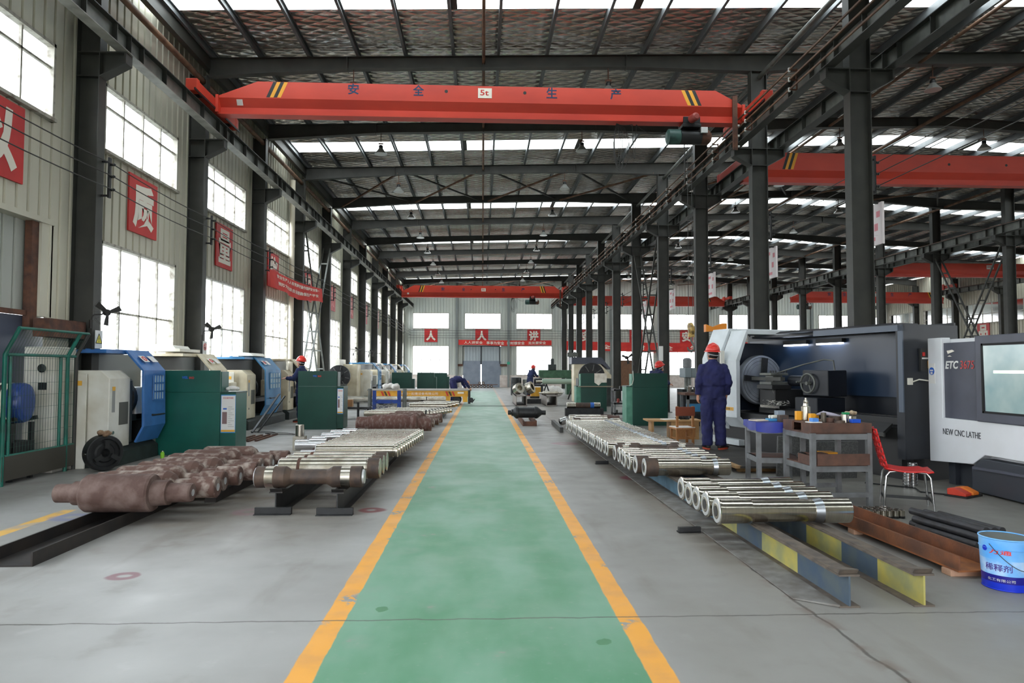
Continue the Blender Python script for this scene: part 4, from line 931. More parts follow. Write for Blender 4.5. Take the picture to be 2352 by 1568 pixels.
# red perforated chair
rchair = thing('plastic_chair', 'red plastic chair with a perforated back and chrome legs behind the bushings', 'chair', (4.52, 7.15, 0), rz=-.45)
M_rp = mat('red_plastic', (206,40,38), .4)
def perforated(fn, nu, nv):
    q = MB()
    for i in range(nu):
        for j in range(nv):
            sh_ = .5 if (j % 2) else 0; u0, u1 = (i+0)/nu, (i+1)/nu; v0, v1 = j/nv, (j+1)/nv; cu, cv = (u0+u1)/2, (v0+v1)/2
            sq = [(u0,v0),((u0+u1)/2,v0),(u1,v0),(u1,cv),(u1,v1),((u0+u1)/2,v1),(u0,v1),(u0,cv)]
            hole = [(cu+(u1-u0)*.33*cos(a_), cv+(v1-v0)*.33*sin(a_)) for a_ in [-3*pi/4+pi/4*k for k in range(8)]]
            vs = [fn(*p) for p in sq+hole]; q.add(vs, [(k, (k+1) % 8, 8+(k+1) % 8, 8+k) for k in range(8)], True)
    return q
q = perforated(lambda u, v: (-.2-.1*v+.05*(1-(2*u-1)**2)*-1+.02, (u-.5)*(.42-.06*v), .43+.40*v), 5, 6); o = q.build('backrest', M_rp, rchair); sd = o.modifiers.new('solid', 'SOLIDIFY'); sd.thickness = .012
q = MB(); q.grid(lambda u, v: (-.2+.43*u, (v-.5)*(.42-.0*u), .43-.03*sin(pi*u)-.03*(1-(2*v-1)**2)*(1-u)+(.0 if u < .9 else -.02)), 10, 8); o = q.build('seat', M_rp, rchair); sd = o.modifiers.new('solid', 'SOLIDIFY'); sd.thickness = .014
M_ch = mat('chrome_tube', (200,200,200), .18, 1.)
for sy in (-1, 1):
    for sx in (-1, 1):
        q = MB(); q.tube([(sx*.1, sy*.17, .39), (sx*.17, sy*.19, .385), (sx*.2, sy*.195, .34), (sx*.23, sy*.205, 0)], .0115, n=8); q.build('leg', M_ch, rchair)
q = MB(); q.bar((.215, -.2, .1), (.215, .2, .1), .012, .03); q.bar((-.215, -.2, .1), (-.215, .2, .1), .012, .03); q.bar((-.2, 0, .1), (.2, 0, .1), .012, .03); q.build('stretcher', M_dark, rchair)
for i, (x, y, n_, z) in enumerate(((5.3, 8.35, 5, 0), (5.43, 8.45, 8, 0))):
    q = MB()
    for j in range(n_): q.lathe([(.05, z+.036*j), (.056, z+.036*j+.005), (.056, z+.036*j+.03), (.05, z+.036*j+.035)], n=20)
    q.f = q.f; o = q.build('ring_stack', M_ch, loc=(x, y, 0)); tag(o, '%s stack of chrome rings on the floor behind the red chair' % ('shorter','taller')[i], 'rings', 'ring stacks', None)
    o['kind'] = 'stuff'
pdl = thing('foot_pedal', 'red and orange foot pedal on the floor in front of the dark lathe base', 'pedal', (5.55, 7.72, 0), rz=.5)
q = MB(); q.box(-.16, .2, -.12, .12, 0, .02); q.build('plate', M_dark, pdl)
for x, m in ((-.14, M_red), (.03, mat('pedal_orange', (226,120,40), .5))): q = MB(); q.prism([(-.1, .02), (.1, .02), (.1, .09), (.02, .1), (-.1, .05)], 'x', x, x+.13); q.build('treadle', m, pdl, bevel=.006)
q = MB(); q.tube([(4.9, 8.6, .012), (5.3, 8.2, .012), (5.2, 7.95, .012), (5.4, 7.75, .012)], .009, n=6); tag(q.build('power_cable', M_rubber), 'black cable trailing from the foot pedal across the floor', 'cable')
# ---------------------------------------------------------------- machine tools
M_mw = mat('machine_white', (226,224,214), .45, c2=(206,200,184), ns=2.5, detail=5)
M_mc = mat('machine_cream', (222,212,186), .45, c2=(198,184,154), ns=3, detail=5)
M_mb = mat('machine_blue', (62,118,184), .4, c2=(52,100,160), ns=3)
M_mb2 = mat('machine_teal_blue', (66,134,180), .4, c2=(54,112,156), ns=3)
M_mgr = mat('base_green_black', (48,58,56), .55, c2=(36,40,38), ns=5)
M_lab = mat('label_orange', (228,170,60), .5); M_labw = mat('label_white', (226,224,220), .5); M_labg = mat('label_grey', (150,150,146), .5)
M_cab = mat('cabinet_green', (18,94,82), .35, c2=(14,82,72), ns=2, bump=.06, bs=3)
M_cabd = mat('cabinet_dark_green', (14,66,54), .38, c2=(12,58,48), ns=2, bump=.06, bs=3)
M_cabl = mat('cabinet_pale_green', (86,142,120), .5, c2=(70,124,104), ns=5)
def hood(prof, y0, y1, th, mats, name, par, edge=None):
    """folded sheet hood: open XZ profile given thickness th inward, from y0 to y1"""
    q = MB()
    inn = []
    for i, (x, z) in enumerate(prof):
        a = Vector(prof[max(i-1, 0)]); b = Vector(prof[min(i+1, len(prof)-1)]); t = (b-a).normalized(); n = Vector((t.y, -t.x)); inn.append((x+n.x*th, z+n.y*th))
    for i in range(len(prof)-1):
        q.prism([prof[i], prof[i+1], inn[i+1], inn[i]], 'y', y0, y1)
    return q.build(name, mats, par, bevel=.004)
def left_lathe(label, loc, shell_m, hood_m, hy=.6, hl=.75, L_=2.9, rz=0., cab=False, chuck=None, win=True):
    t = thing('cnc_lathe', label, 'lathe', loc, rz=rz, group='lathes along the left wall')
    q = MB(); q.prism([(-.7, 0), (.05, 0), (.05, .2), (-.06, .28), (-.7, .28)], 'y', .0, L_); q.build('base', M_mgr, t)
    q = MB(); q.prism([(-.72, .27), (0, .27), (0, 1.3), (-.13, 1.42), (-.72, 1.42)], 'y', .02, .62); hs = q.build('headstock_cover', shell_m, t, bevel=.01)
    q = MB(); q.prism([(-.6, .3), (-.05, .3), (-.05, 1.26), (-.16, 1.36), (-.6, 1.36)], 'y', .62, .8); q.build('spindle_nose', M_steel_l, t, bevel=.01)
    q = MB(); q.box(-.66, -.28, -.07, -.04, .0, 1.37); dr = q.build('access_door', M_mw, t, bevel=.006)
    q = MB(); q.box(-.46, -.34, -.073, -.07, 1.2, 1.27); q.build('warning_label', M_lab, dr)
    q = MB(); q.box(.0, .004, .1, .18, .8, 1.18); q.k = 1; q.box(.004, .006, .1, .18, 1.12, 1.18); q.build('instruction_label', [M_labg, M_lab], hs)
    q = MB(); q.box(.0, .004, .3, .56, .6, .94); q.build('data_plate', mat('data_plate', (92,92,84), .5) if 'data_plate' not in MATS else MATS['data_plate'], hs)
    q = MB(); q.cyl((0, .14, .5), (.012, .14, .5), .025, n=14); q.build('lock', M_chrome, hs)
    q = MB(); q.box(-.82, -.76, .1, max(L_, 2.5), .3, 1.69); q.build('back_panel', mat('lathe_inside', (120,122,120), .5) if 'lathe_inside' not in MATS else MATS['lathe_inside'], t)
    q = MB(); q.box(-.95, -.1, .1, hy+hl, 1.68, 1.73); q.build('roof_sheet', hood_m, t)
    prof = [(-.7, 1.76), (-.08, 1.74), (.2, 1.42), (.22, .55), (.1, .3)]
    h = hood(prof, hy, hy+hl, .035, hood_m, 'sliding_hood', t)
    if win:
        q = MB(); q.box(.212, .224, hy+.28, hy+hl-.1, .95, 1.35); w_ = q.build('window', mat('hood_window', (186,204,210), .2) if 'hood_window' not in MATS else MATS['hood_window'], h)
        q = MB()
        for i in range(5): y = hy+.28+(hl-.38)*i/4; q.box(.222, .234, y-.012, y+.012, .95, 1.35)
        for i in range(4): z = .95+.4*i/3; q.box(.222, .234, hy+.28, hy+hl-.1, z-.012, z+.012)
        q.build('window_bars', hood_m, w_)
    q = MB(); q.M = Matrix.Translation((.07, 0, 1.585)) @ Matrix.Rotation(radians(41), 4, 'Y'); q.box(-.07, .07, hy+.15, hy+.32, .02, .026); o = q.build('safety_label', M_labw, h); q = MB(); q.M = Matrix.Translation((.07, 0, 1.585)) @ Matrix.Rotation(radians(41), 4, 'Y'); q.box(-.07, .07, hy+.42, hy+.6, .02, .026); q.build('safety_label', M_labw, h)
    q = MB(); q.M = Matrix.Translation((.07, 0, 1.585)) @ Matrix.Rotation(radians(41), 4, 'Y')
    q.tube([(.045*cos(2*pi*i/16), hy+.235+.045*sin(2*pi*i/16), .028) for i in range(16)], .008, n=4, closed=True); q.build('ring_mark', MATS['plate_red'], o)
    q = MB(); q.cyl((.22, hy+.25, .72), (.3, hy+.25, .72), .012, n=8); q.cyl((.3, hy+.1, .72), (.3, hy+.5, .72), .014, n=8); q.build('handle', M_dark, h)
    q = MB(); q.box(-.5, -.02, hy+hl-.05, L_, .28, .62); q.box(-.45, -.38, .8, L_, .62, .72); q.box(-.18, -.1, .8, L_, .62, .72); q.build('bed', M_dark, t)
    q = MB(); q.box(-.5, -.1, L_-.45, L_-.1, .62, 1.15); q.cyl((-.3, L_-.45, .98), (-.3, L_-.7, .98), .06, n=16); q.build('tailstock', shell_m, t, bevel=.02)
    q = MB(); q.lathe([(.3, 0), (.3, .1), (.08, .105)], (-.32, .8, .98), (0, 1, 0), n=28); q.build('chuck', M_dark, t)
    if cab:
        q = MB(); q.box(-.92, -.5, -.45, .05, 0, 1.75); c_ = q.build('electrical_cabinet', M_mw, t, bevel=.008)
        q = MB(); q.lathe([(.02, 0), (.05, .01), (.06, .03), (.03, .05)], (-.66, -.45, 1.45), (0, -1, 0), n=14); q.build('switch_knob', M_dark, c_)
        q = MB(); q.box(-.72, -.6, -.454, -.45, 1.15, 1.25); q.build('name_plate', M_dark, c_)
    return t
left_lathe('nearest lathe by the left wall, white body with a bright blue hood', (-5.46, 10.25, 0), M_mw, M_mb, hy=.62, hl=.72, L_=1.46, cab=True)
left_lathe('cream-hooded lathe just behind the nearest blue one, mostly hidden by the first green cabinet', (-5.42, 12.75, 0), M_mc, M_mc, hy=.7, hl=.8, L_=3.0, win=False)
left_lathe('cream lathe with a sky blue hood, second blue-hooded one by the left wall', (-5.55, 16.4, 0), M_mc, M_mb2, hy=.75, hl=1.25, L_=3.0)
left_lathe('cream lathe behind the worker in the red helmet on the left', (-5.55, 19.8, 0), M_mc, M_mc, hy=.6, hl=.9, L_=2.3, win=False)
for i, (y, m, n_) in enumerate(((30.2, M_mb2, 'lathe with a slanted blue hood beyond the big dark faceplate'), (33.6, M_mw, 'white lathe beyond the blue-hooded far one'), (37.0, M_mb2, 'third far lathe along the left wall, blue-hooded'), (40.5, M_mc, 'fourth far lathe along the left wall, cream'), (44.0, M_mb2, 'fifth and farthest lathe along the left wall'))):
    left_lathe(n_, (-4.9-.15*(i > 0), y, 0), M_mw if i % 2 == 0 else M_mc, m, hy=1.0, hl=.8, L_=2.9)
# roof slabs on the lathes seen against the windows
q = MB(); q.box(-6.2, -5.6, 12.9, 13.8, 1.765, 1.82); q.prism([(-6.1, 1.82), (-5.7, 1.82), (-5.75, 1.88), (-6.1, 1.91)], 'y', 12.95, 13.6); tag(q.build('sheet_metal_box', M_mw), 'white sheet-metal box lying on the roof of the cream-hooded lathe', 'box')
q = MB(); q.prism([(-6.2, 1.765), (-5.6, 1.765), (-5.7, 1.84), (-6.2, 1.87)], 'y', 17.0, 18.0); tag(q.build('sheet_metal_box', M_mw), 'white sheet-metal box on the roof of the second blue-hooded lathe', 'box')
# big chuck lathe with white electrical cabinet (far left)
t = thing('faceplate_lathe', 'white lathe with a big dark slotted faceplate facing the camera, far left', 'lathe', (-6.0, 29.2, 0))
q = MB(); q.box(-.85, .1, -.6, .6, 0, 1.85); q.build('electrical_cabinet', M_mw, t, bevel=.01)
q = MB(); q.box(.1, .7, .05, .9, .25, 1.65); q.build('headstock', M_mc, t, bevel=.03)
q = MB(); q.lathe([(.46, 0), (.46, .12), (.12, .125)], (.1, -.78, 1.15), (0, 1, 0), n=36); fp = q.build('faceplate', M_dark, t)
q = MB()
for k in range(4): a_ = pi/4+k*pi/2; q.M = Matrix.Translation((.1, -.79, 1.15)) @ Matrix.Rotation(a_, 4, 'Y'); q.box(.06, .2, -.04, .01, -.05, .05)
q.M = Matrix(); q.build('chuck_jaws', M_blk, fp)
q = MB()
for k in range(8): a_ = k*pi/4+.2; q.M = Matrix.Translation((.1, -.785, 1.15)) @ Matrix.Rotation(a_, 4, 'Y'); q.box(.25, .42, -.004, .005, -.012, .012)
q.build('slots', mat('slot_grey', (96,94,92), .5), fp)
q = MB(); q.lathe([(.03, 0), (.05, .01), (.03, .04)], (-.55, -.6, 1.3), (0, -1, 0), n=12); q.build('switch_knob', M_dark, t)
st_ = thing('steel_stand', 'grey angle-iron stand in front of the dark faceplate', 'stand', (-5.9, 28.0, 0))
for x in (-.42, .42): q = MB(); q.bar((x, 0, 0), (x*.9, 0, .82), .05, .05); q.bar((x*.7, .3, 0), (x*.7, .3, .82), .05, .05); q.build('leg_frame', M_steel_l, st_)
q = MB(); q.bar((-.42, 0, .82), (.42, 0, .82), .05, .05); q.bar((-.4, 0, .45), (.4, 0, .45), .05, .05); q.build('crossbar', M_steel_l, st_)

# green tool cabinets
def cabinet(label, loc, w_, d_, h1, h2, m, m2, side=1, logo=True, poster=None, sw=.16):
    """steel tool cabinet with a tall back screen towards the camera and a lower bench-height body"""
    t = thing('tool_cabinet', label, 'cabinet', loc, group='green tool cabinets')
    q = MB(); q.box(0, w_, .0, .02, 0, h1-.37); q.build('back_panel', m, t, bevel=.004)
    q = MB(); q.box(0, w_, .0, .02, h1-.367, h1); sc = q.build('upper_screen', m, t, bevel=.004)
    x0, x1 = (0, w_+sw) if side > 0 else (-sw, w_)
    q = MB(); q.box(x0, x1, .025, d_, 0.02, h2); q.build('body', m2, t, bevel=.006)
    q = MB(); q.box(x0-.0, x1+.0, .02, d_+.02, h2, h2+.03); q.build('worktop', M_cabd, t)
    q = MB(); q.box((w_ if side > 0 else -.02), (w_+.02 if side > 0 else 0), .02, d_*.6, h2+.03, h1-.02); q.build('side_screen', m2, t)
    if logo:
        text('lettering', 'WEIL', .1, .045, mat('logo_blue', (40,96,190), .4) if 'logo_blue' not in MATS else MATS['logo_blue'], sc, (w_*.5-.06, -.002, h1-.12), bold=.03)
        text('lettering', 'IHO', .08, .04, MATS['plate_red'], sc, (w_*.5+.05, -.002, h1-.125), bold=.03)
    if poster:
        a0, a1 = w_+.012, w_+sw-.005; W_ = a1-a0
        q = MB(); q.box(a0, a1, .018, .022, .37, h2-.02); po = q.build('poster', M_labw, t)
        for (a, b, c_, e_) in ((a0, a1, .37, .385), (a0, a1, h2-.035, h2-.02), (a0, a0+.006, .37, h2-.02), (a1-.006, a1, .37, h2-.02)): q = MB(); q.box(a, b, .0155, .018, c_, e_); q.build('poster_border', mat('poster_blue', (70,150,214), .5) if 'poster_blue' not in MATS else MATS['poster_blue'], po)
        q = MB(); q.box(a0+W_*.1, a0+W_*.42, .0155, .018, .52, .72); q.build('poster_photo', mat('poster_brown', (130,104,104), .6) if 'poster_brown' not in MATS else MATS['poster_brown'], po)
        q = MB(); q.box(a0+W_*.15, a0+W_*.4, .0155, .018, .76, .785); q.build('poster_heading', MATS['logo_blue'], po)
        q = MB(); q.box(a0+.006, a1-.006, .0155, .018, .386, .42); q.build('poster_strip', M_lab, po)
        text('lettering', '安全操作规程', W_*.7, .028, MATS['plate_red'], po, (a0+W_*.5, .0155, h2-.075))
        q = MB()
        for i in range(11): q.box(a0+W_*.5, a0+W_*(.9-.12*(i % 3)), .0158, .018, .47+.033*i, .476+.033*i)
        q.build('poster_text', M_labg, po)
    return t
cabinet('nearest green cabinet on the left, with a poster on its right side', (-5.47, 11.75, 0), 1.05, .55, 1.42, 1.03, M_cab, M_cab, poster=True, sw=.26)
cabinet('second green cabinet on the left, in front of the worker in the red helmet', (-4.42, 16.63, 0), .92, .55, 1.4, 1.0, M_cabd, M_cabd, poster=True)
cabinet('green cabinet on the left behind the yellow cart', (-4.86, 37, 0), 1.05, .5, 1.27, .9, M_cabd, M_cabd, logo=False)
cabinet('green cabinet farther left behind the yellow cart, beyond the first one there', (-4.27, 45, 0), 1.1, .5, 1.24, .9, M_cabd, M_cabd, logo=False)
cabinet('farthest green cabinet on the left, near the end wall', (-3.5, 48.5, 0), 1.0, .5, 1.2, .9, M_cabd, M_cabd, logo=False)
cabinet('green cabinet on the right, next to the desk and wooden chair', (3.9, 17.6, 0), .92, .55, 1.36, 1.0, M_cabd, M_cabl, side=-1, logo=False)
q = MB(); q.tube([(3.9, 17.57, 1.42), (3.91, 17.56, 1.2), (3.88, 17.55, 1.08), (3.8, 17.56, 1.03)], .008, n=6); tag(q.build('white_cable', M_mw), 'white cable hanging down the left edge of the right green cabinet', 'cable')
t = cabinet('farther green cabinet on the right, patched with a white sheet', (3.42, 23.6, 0), .9, .55, 1.32, .85, M_cabd, M_cabl, side=-1, logo=False)
q = MB(); q.box(.47, .9, -.006, 0, 1.0, 1.32); q.add([(.47,-.006,1.0),(.62,-.006,.9),(.72,-.006,1.0)], [(0,1,2)]); q.build('white_sheet', mat('grubby_white', (222,216,204), .7, c2=(196,186,170), ns=6), t)
q = MB(); q.box(-.1, 1.1, -.1, .0, .85, .88); q.build('plank', mat('grey_plank', (140,128,110), .8), t)
gl = MB(); gl.ball((0, 0, .045), .09, .06, .045); gl.ball((.07, .02, .04), .05, .045, .035); gl.ball((-.06, -.03, .035), .045, .04, .03); tag(gl.build('work_glove', mat('white_cotton', (224,220,216), .9, bump=.3, bs=40), loc=(-4.3, 11.98, 1.068)), 'crumpled white work glove on top of the nearest green cabinet', 'glove')
q = MB(); q.lathe([(.028, 0), (.03, .004), (.03, .1), (.022, .11), (.022, .125)], n=16); q.k = 1; q.lathe([(.0225, .125), (.0225, .14)], n=16); tag(q.build('drink_can', [mat('lime_green', (146,206,56), .4), M_chrome], loc=(-5.1, 11.2, 0)), 'small lime green can on the floor left of the nearest green cabinet', 'can')
# safety fence and drums at far left
fe = thing('mesh_fence', 'green wire mesh safety fence at the far left', 'fence', (-5.88, 8.66, 0))
M_fg = mat('fence_green', (20,112,96), .4, c2=(30,86,72), ns=5); M_fm = mat('fence_wire', (40,74,62), .5)
for y, m in ((.02, M_fg), (1.3, M_fg), (1.5, M_steel)): q = MB(); q.tube([(0, y, 0), (0, y, 1.62), (.17, y, 1.95)], .026, n=8); q.build('post', m, fe)
q = MB()
for y in (.12, 1.14): q.tube([(0, y, .1), (0, y, 1.6)], .02, n=8)
for z in (.12, .36, 1.62): q.tube([(0, .05, z), (0, 1.48, z)], .02, n=8)
q.tube([(.17, 0, 1.95), (.17, 1.5, 1.95)], .018, n=8); q.build('gate_frame', M_fg, fe)
q = MB()
for i in range(26): y = .06+1.4*i/25; q.tube([(0, y, .12), (0, y, 1.62), (.17, y, 1.97)], .0022, n=4)
for i in range(9): z = .3+.16*i; q.tube([(0, .03, z), (0, 1.48, z)], .0022, n=4)
for k in (.3, .65): q.tube([(.17*k, .03, 1.62+.33*k), (.17*k, 1.48, 1.62+.33*k)], .0022, n=4)
w_ = q.build('wire_mesh', M_fm, fe); w_['kind'] = 'stuff'
q = MB(); q.box(-.02, .02, 0, 1.5, .06, .36); q.build('kick_plate', mat('kick_plate', (66,62,54), .6), fe)
dr = thing('oil_drum', 'blue and cream steel drum lying on a dark frame behind the mesh fence', 'drum', (-6.17, 9.15, 0), rz=.15)
M_db = mat('drum_blue', (34,66,134), .3); M_dc = mat('drum_cream', (222,216,196), .35)
for x0, x1, m, nm in ((-.22, -.12, M_db, 'blue_end'), (-.12, -.02, M_dc, 'cream_band'), (-.02, .03, M_blk, 'black_ring'), (.03, .1, M_dc, 'cream_band'), (.1, .26, M_db, 'blue_end')):
    q = MB(); q.lathe([(.255, x0), (.262, x0+.01), (.262, x1-.01), (.255, x1)] if nm != 'blue_end' or x0 < 0 else [(.262, x0), (.262, x1-.06), (.245, x1-.02), (.18, x1), (.1, x1+.005)], (0, 0, 1.0), (1, 0, 0), n=36, smooth=(x0 > .1)); q.build(nm, m, dr)
fs = thing('drum_stand', 'dark angle-iron stand under the blue and cream drum', 'stand', (-6.1, 9.2, 0))
for y in (-.2, .2):
    q = MB()
    for x in (-.14, .1): q.bar((x, y, 0), (x, y, .74), .05, .05)
    q.bar((-.2, y, .72), (.17, y, .8), .05, .05); q.build('side_frame', M_dark, fs)
q = MB(); q.box(-.15, .15, -.2, .2, .1, .5); q.build('tool_box', M_dark, fs)
ck = thing('lathe_chuck', 'heavy dark chuck standing on edge on the floor by the nearest lathe, rag on top', 'chuck', (-5.36, 9.98, .255), rot=(0, 0, -.62))
q = MB(); q.lathe([(.2, -.09), (.25, -.085), (.25, .05), (.24, .06), (.2, .061), (.19, .03), (.14, .03), (.12, .05), (.06, .05), (.05, -.03), (.0, -.03)], (0, 0, 0), (1, 0, 0), n=40); q.build('body', M_dark, ck)
for k in range(3): q = MB(); q.M = Matrix.Rotation(k*2*pi/3, 4, 'X'); q.box(.05, .1, -.03, .03, .07, .18); q.build('jaw', M_blk, ck)
q = MB(); q.cyl((0, -.25, .0), (0, -.262, 0), .02, n=10); q.build('key_socket', M_chrome, ck)
def rag(name, label, loc, s, m, seed, cat='rag'):
    random.seed(seed); q = MB()
    for k in range(7): q.ball((random.uniform(-1, 1)*s*.5, random.uniform(-1, 1)*s*.4, random.uniform(.1, .6)*s*.6), s*random.uniform(.25, .45), s*random.uniform(.2, .4), s*random.uniform(.15, .3), n=10, m=6)
    o = q.build(name, m, loc=loc); r_ = o.modifiers.new('remesh', 'REMESH'); r_.mode = 'VOXEL'; r_.voxel_size = s*.08; r_.use_smooth_shade = True
    tx = bpy.data.textures.new(name, 'CLOUDS'); tx.noise_scale = s*.25; d_ = o.modifiers.new('wrinkle', 'DISPLACE'); d_.texture = tx; d_.strength = s*.22
    return tag(o, label, cat)
M_rag = mat('brown_rag', (150,124,98), .95, c2=(120,92,70), ns=14); M_ragw = mat('white_rag', (222,218,212), .95, c2=(200,196,190), ns=14)
rag('cotton_waste', 'brown cotton waste on top of the dark chuck on the floor', (-5.36, 9.98, .5), .13, M_rag, 3)
# ---------------------------------------------------------------- big dark lathe with the white hood (right)
bl = thing('heavy_lathe', 'large dark lathe with a white hood on the right, its faceplate turning', 'lathe', (5.53, 8.74, 0), rz=.2732)
M_bd = mat('lathe_blue_black', (24,28,36), .42, c2=(19,22,28), ns=3); M_be = mat('lathe_slate_edge', (74,84,98), .4); M_bw = mat('hood_white', (218,224,228), .4, c2=(206,212,214), ns=3); M_bi = mat('lathe_interior', (26,34,46), .35)
q = MB(); q.box(0, .96, 0, .03, .28, 2.02); q.box(.0, .05, .03, .12, .28, 2.02); q.box(.93, .96, .03, 4.4, .28, 2.1); q.build('enclosure', M_bd, bl)
q = MB(); q.box(-.02, .0, 0, .07, .9, 2.05); q.box(-.02, .03, 0, 1.6, 1.97, 2.05); q.build('front_frame', M_be, bl)
q = MB(); q.box(0, .96, 0, 1.6, 2.02, 2.06); q.box(.4, .96, 1.6, 3.6, 2.02, 2.06); q.prism([(.1, 2.06), (.6, 2.06), (.6, 2.1), (.2, 2.1)], 'y', .3, 2.6); q.build('roof', M_bd, bl)
q = MB(); q.box(.88, .925, .04, 4.3, 1.05, 2.0); q.box(1.5, 1.54, 3.45, 4.3, .3, 2.16); q.build('back_sheet', mat('inner_blue_sheet', (36,52,74), .3), bl)
q = MB(); q.box(.1, .9, .15, 4.35, .0, .68); q.box(.3, .42, .3, 3.3, .7, .8); q.box(.6, .72, .3, 3.3, .7, .8); q.build('bed', M_blk, bl)
q = MB(); q.prism([(-.12, .56), (.06, .7), (.06, .74), (-.14, .6)], 'y', .25, 1.5); q.k = 1; q.box(-.15, -.12, .2, 1.55, .57, .62); q.build('chip_tray', [M_blk, M_steel], bl)
prof = [(1.62, 2.17), (.14, 2.17), (-.09, 1.62), (-.09, .6), (.32, .2)][::-1]
def hood_r(pf, y0, y1, nm, m):
    h = hood(pf[::-1], y0, y1, -.08, m, nm, bl); return h
hd = hood_r(prof, 3.41, 3.86, 'sliding_hood', M_bw)
hd2 = hood_r([(.36, .14), (-.13, .56), (-.13, 1.66), (.12, 2.22), (1.5, 2.22)], 3.89, 4.4, 'headstock_cover', M_bw)
q = MB(); q.box(-.02, .6, 3.45, 4.45, .1, .2); q.build('white_plinth', M_bw, bl)
q = MB(); q.box(-.21, -.12, 3.7, 4.0, 1.2, 1.8); cp = q.build('control_panel', M_mw, hd2, bevel=.01)
q = MB(); q.box(-.216, -.21, 3.73, 3.97, 1.45, 1.76); q.build('screen', M_blk, cp)
q = MB(); q.box(-.094, -.09, 3.5, 3.8, .72, .78); q.build('caution_strip', M_lab, hd); text('lettering', '安全第一', .22, .04, M_blk, hd, (-.0955, 3.65, .75), WEST)
q = MB(); q.box(.2, .9, 3.9, 4.4, .7, 1.95); q.build('headstock', M_bi, bl)
q = MB(); q.lathe([(.05, 0), (.1, -.005), (.44, .0), (.45, .02), (.45, .12), (.3, .2), (.3, .6)], (.5, 3.46, 1.27), (0, 1, 0), n=48); fp = q.build('faceplate', mat('faceplate_steel', (178,184,192), .42, .55, c2=(130,136,146), ns=2.2), bl)
for r_ in (.16, .22, .28, .34, .4): q = MB(); q.lathe([(r_, 0), (r_+.006, -.004), (r_+.012, 0)], (.5, 3.461, 1.27), (0, 1, 0), n=48); q.build('groove', M_dark, fp)
for k in range(4): q = MB(); q.M = Matrix.Translation((.5, 3.45, 1.27)) @ Matrix.Rotation(k*pi/2+.1, 4, 'Y'); q.box(.1, .4, -.05, 0, -.05, .05); q.build('chuck_jaw', M_dark, fp)
q = MB(); q.box(.2, .8, 2.75, 3.15, .78, 1.12); q.box(.1, .5, 2.7, 3.1, 1.12, 1.2); q.build('carriage', M_blk, bl, bevel=.01)
q = MB(); q.box(.12, .48, 2.75, 3.05, 1.2, 1.25); q.box(.12, .48, 2.75, 3.05, 1.36, 1.4); q.box(.2, .4, 2.8, 3.0, 1.25, 1.36)
q.build('tool_post', M_steel_l, bl, bevel=.006)
q = MB()
for x in (.14, .19, .24, .36, .41, .46): q.cyl((x, 2.78, 1.36), (x, 2.78, 1.44), .014, n=6)
q.build('clamp_bolts', M_blk, bl)
q = MB(); q.box(.15, .24, 2.55, 3.3, 1.27, 1.33); q.build('boring_bar', M_steel, bl)
q = MB(); q.box(.25, .62, 1.6, 2.15, 1.04, 1.45); q.box(.05, .6, 1.62, 2.1, .66, 1.02); q.cyl((.42, 2.15, 1.27), (.42, 2.6, 1.27), .09, n=20); q.build('tailstock', M_bd, bl, bevel=.015)
q = MB(); q.tube([(.2+.0, 1.98+.15*cos(2*pi*i/28), 1.24+.15*sin(2*pi*i/28)) for i in range(28)], .016, n=8, closed=True)
for k in range(3): a_ = 2*pi*k/3; q.cyl((.22, 1.98, 1.24), (.2, 1.98+.14*cos(a_), 1.24+.14*sin(a_)), .012, n=6)
q.cyl((.25, 1.98, 1.24), (.17, 1.98, 1.24), .03, n=12); q.cyl((.2, 2.12, 1.26), (.1, 2.12, 1.26), .014, n=8); q.build('handwheel', M_steel_l, bl)
q = MB(); q.tube([(.3, 2.9, 1.38), (.28, 2.7, 1.42), (.4, 2.3, 1.54), (.5, 1.95, 1.62), (.55, 1.8, 1.6), (.55, 1.78, 1.45)], .012, n=6); q.tube([(.3, 2.9, 1.38), (.2, 2.8, 1.1), (.25, 2.75, .85)], .012, n=6); q.build('coolant_hose', M_steel_l, bl)
M_led = emit('led_tube', (226,236,255), 5.)
for y0 in (2.7, 1.9):
    q = MB(); q.box(.8, .88, y0-.02, y0+.56, 1.9, 1.97); lh = q.build('work_light', M_blk, bl); q = MB(); q.box(.795, .86, y0, y0+.54, 1.875, 1.9); q.build('light_tube', M_led, lh)
random.seed(5); q = MB()
for k in range(60): a_ = random.uniform(0, 6.28); c_ = Vector((.1+random.uniform(-.1, .1), 2.62+random.uniform(-.22, .22), .86+random.uniform(0, .07))); q.tube([c_+Vector((.03*cos(a_+t_), .03*sin(a_+t_), .008*t_)) for t_ in (0, .8, 1.6, 2.4)], .003, n=4)
q.box(-.02, .2, 2.38, 2.86, .82, .86); sw = tag(q.build('steel_swarf', M_chrome, loc=(5.53, 8.74, 0), rot=(0, 0, .2732)), 'heap of shiny steel swarf on the carriage below the big faceplate', 'swarf', kind='stuff')
q = MB(); q.box(.26, .47, -.03, 0, 1.44, 1.74); bx = q.build('switch_box', M_blk, bl)
q = MB(); q.box(.29, .33, -.036, -.03, 1.64, 1.69); q.build('red_button', MATS['plate_red'], bx); q = MB(); q.box(.38, .42, -.036, -.03, 1.48, 1.58); q.build('yellow_tag', M_yel, bx); q = MB(); q.box(.28, .45, -.034, -.03, 1.6, 1.62); q.build('label_strip', M_labw, bx)
q = MB(); q.box(.05, .12, -.03, 0, 1.26, 1.35); sk = q.build('socket', M_mw, bl, bevel=.004); q = MB(); q.tube([(.11, -.03, 1.3), (.2, -.05, 1.33), (.5, -.04, 1.3)], .01, n=6); q.build('socket_cable', M_mw, sk)
